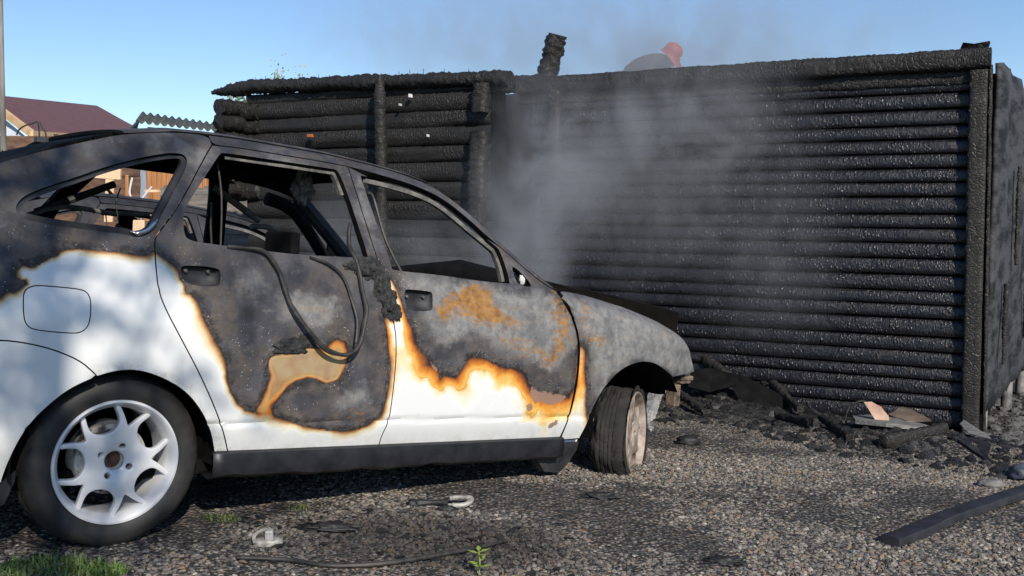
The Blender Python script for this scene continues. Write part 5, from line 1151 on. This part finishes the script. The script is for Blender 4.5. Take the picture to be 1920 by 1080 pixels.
for pts_, lab in (([(31,253),(36,243),(46,236),(60,232),(72,234)], 'thin black wire arching up behind the tail of the white hatchback'), ([(75,229),(80,240),(86,252)], 'short black rod standing behind the tail of the white hatchback')):
    o = MB().tube(curve([at(a, b_, 7.0) for a, b_ in pts_] + [at(pts_[-1][0]+3, 300, 7.0)], 5), .006, 6).build('burnt_wire', M['cable'], None, True); tag(o, lab, 'wire')
# ================================================================= TREE behind the camera, shading the rear of the car
shade_at = Vector((-1.45, 3.5, .7)) + SUNV * 9.5
lf3 = m_noisy('dark_leaf', (.05,.09,.025), (.09,.14,.04), 5, .5, 0, .001)
rg = random.Random(11); spr = []
sx = Vector((SUNV.y, -SUNV.x, 0)).normalized(); sy = SUNV.cross(sx)
for _ in range(26): spr.append((rg.uniform(-.38, 1.9), rg.uniform(-1.15, 1)))
base = Vector((shade_at.x - .2, shade_at.y, gz(shade_at.x, shade_at.y)))
SHADE = [tuple(shade_at + sx * (-u) * -1 + sy * v * 1.0 + SUNV * rg.uniform(-.8, .8) - base) for u, v in spr]
tree('leafy tree standing behind the camera', base, shade_at.z + .6 - base.z, (.1, 0), SHADE, 80, .085, lf3, .24, .10, 9)

# ================================================================= SMOKE
lo = Vector((-2.6, 4.6, .1)); hi = Vector((5.4, 12.0, 4.4))
o = MB().box(lo, hi).build('smoke', None); tag(o, kind='stuff')
m = bpy.data.materials.new('smoke'); m.use_nodes = True; nt = m.node_tree; nt.nodes.clear(); M['smoke'] = m
out = nt.nodes.new('ShaderNodeOutputMaterial'); pv = node(nt, 'VolumePrincipled', {'Color': (.56,.585,.62,1), 'Anisotropy': 0}); nt.links.new(pv.outputs[0], out.inputs['Volume'])
P = node(nt, 'NewGeometry').outputs['Position']
def wall_y(px, py, dy): x, z = wl(px, py, dy); return HM @ Vector((x, dy, z))
BL = [(at(1000,510,6.4), (.25,.22,.35), 1.3), (at(985,455,6.6), (.4,.3,.5), 1.2), (at(915,520,6.4), (.35,.3,.3), 1.0), (at(1010,370,7.1), (.55,.4,.45), 1.25), (at(1060,300,7.3), (.6,.4,.4), .9), (at(1150,240,7.4), (.7,.4,.4), .75), (at(1280,200,7.3), (.75,.4,.4), .75), (at(1400,200,7.0), (.5,.35,.5), .45), (at(1030,200,7.8), (.5,.4,.35), .6), (at(820,490,7.0), (.5,.4,.35), .75), (at(640,440,7.2), (.35,.4,.35), .6), (at(1440,440,6.8), (.6,.3,.8), .45), (at(1250,330,7.1), (.8,.4,.6), .58), (at(1200,430,6.9), (.6,.3,.5), .45), (at(1320,250,7.1), (.9,.4,.5), .4), (at(1235,110,8.8), (.6,.5,.4), .6), (at(1180,90,9.0), (2.0,1.2,.8), .36), (at(860,80,9.6), (1.8,1.1,.7), .33), (at(1500,90,8.8), (1.8,1.0,.8), .3)]
tot = None
for c, r_, w_ in BL:
    q_ = node(nt, 'VectorMath', {0: node(nt, 'VectorMath', {0: P, 1: tuple(c)}, operation='SUBTRACT').outputs[0], 1: tuple(1/v for v in r_)}, operation='MULTIPLY').outputs[0]
    l_ = node(nt, 'VectorMath', {0: q_}, operation='LENGTH').outputs['Value']
    g_ = math_(nt, 'MULTIPLY', math_(nt, 'SUBTRACT', 1.0, sstep(nt, l_, .15, 1.25)), w_)
    tot = g_ if tot is None else math_(nt, 'ADD', tot, g_)
nz = noise_(nt, node(nt, 'Mapping', {0: P, 2: (0, R(35), 0), 3: (1.3, 1.2, 1.0)}).outputs[0], 2.1, 6, .62, 1.3)
dn = math_(nt, 'MULTIPLY', tot, sstep(nt, nz, .27, .74))
nt.links.new(math_(nt, 'MULTIPLY', dn, 1.9), pv.inputs['Density'])
o.data.materials.append(m)
for o in list(COL.objects):
    g = {'charred_beam': 'charred beams in the ash heap', 'dark_flake': 'flat black flakes on the gravel', 'white_cord': 'white cords in the yard', 'yard_fence': 'board fences round the yard', 'scrap_sheet': 'grey scraps by the house corner', 'charred_board': 'burnt boards at the wall foot', 'fallen_sheet': 'charred sheets by the wall', 'torn_metal': 'metal scraps by the front wheel', 'burnt_car': 'burnt cars', 'curled_linoleum': 'flooring scraps'}.get(o.name.split('.')[0])
    if g and o.parent is None: o['group'] = g
    if o.parent is None and o.name.split('.')[0] in ('charred_beam', 'leaning_charred_log', 'charred_board'): o['kind'] = 'thing'
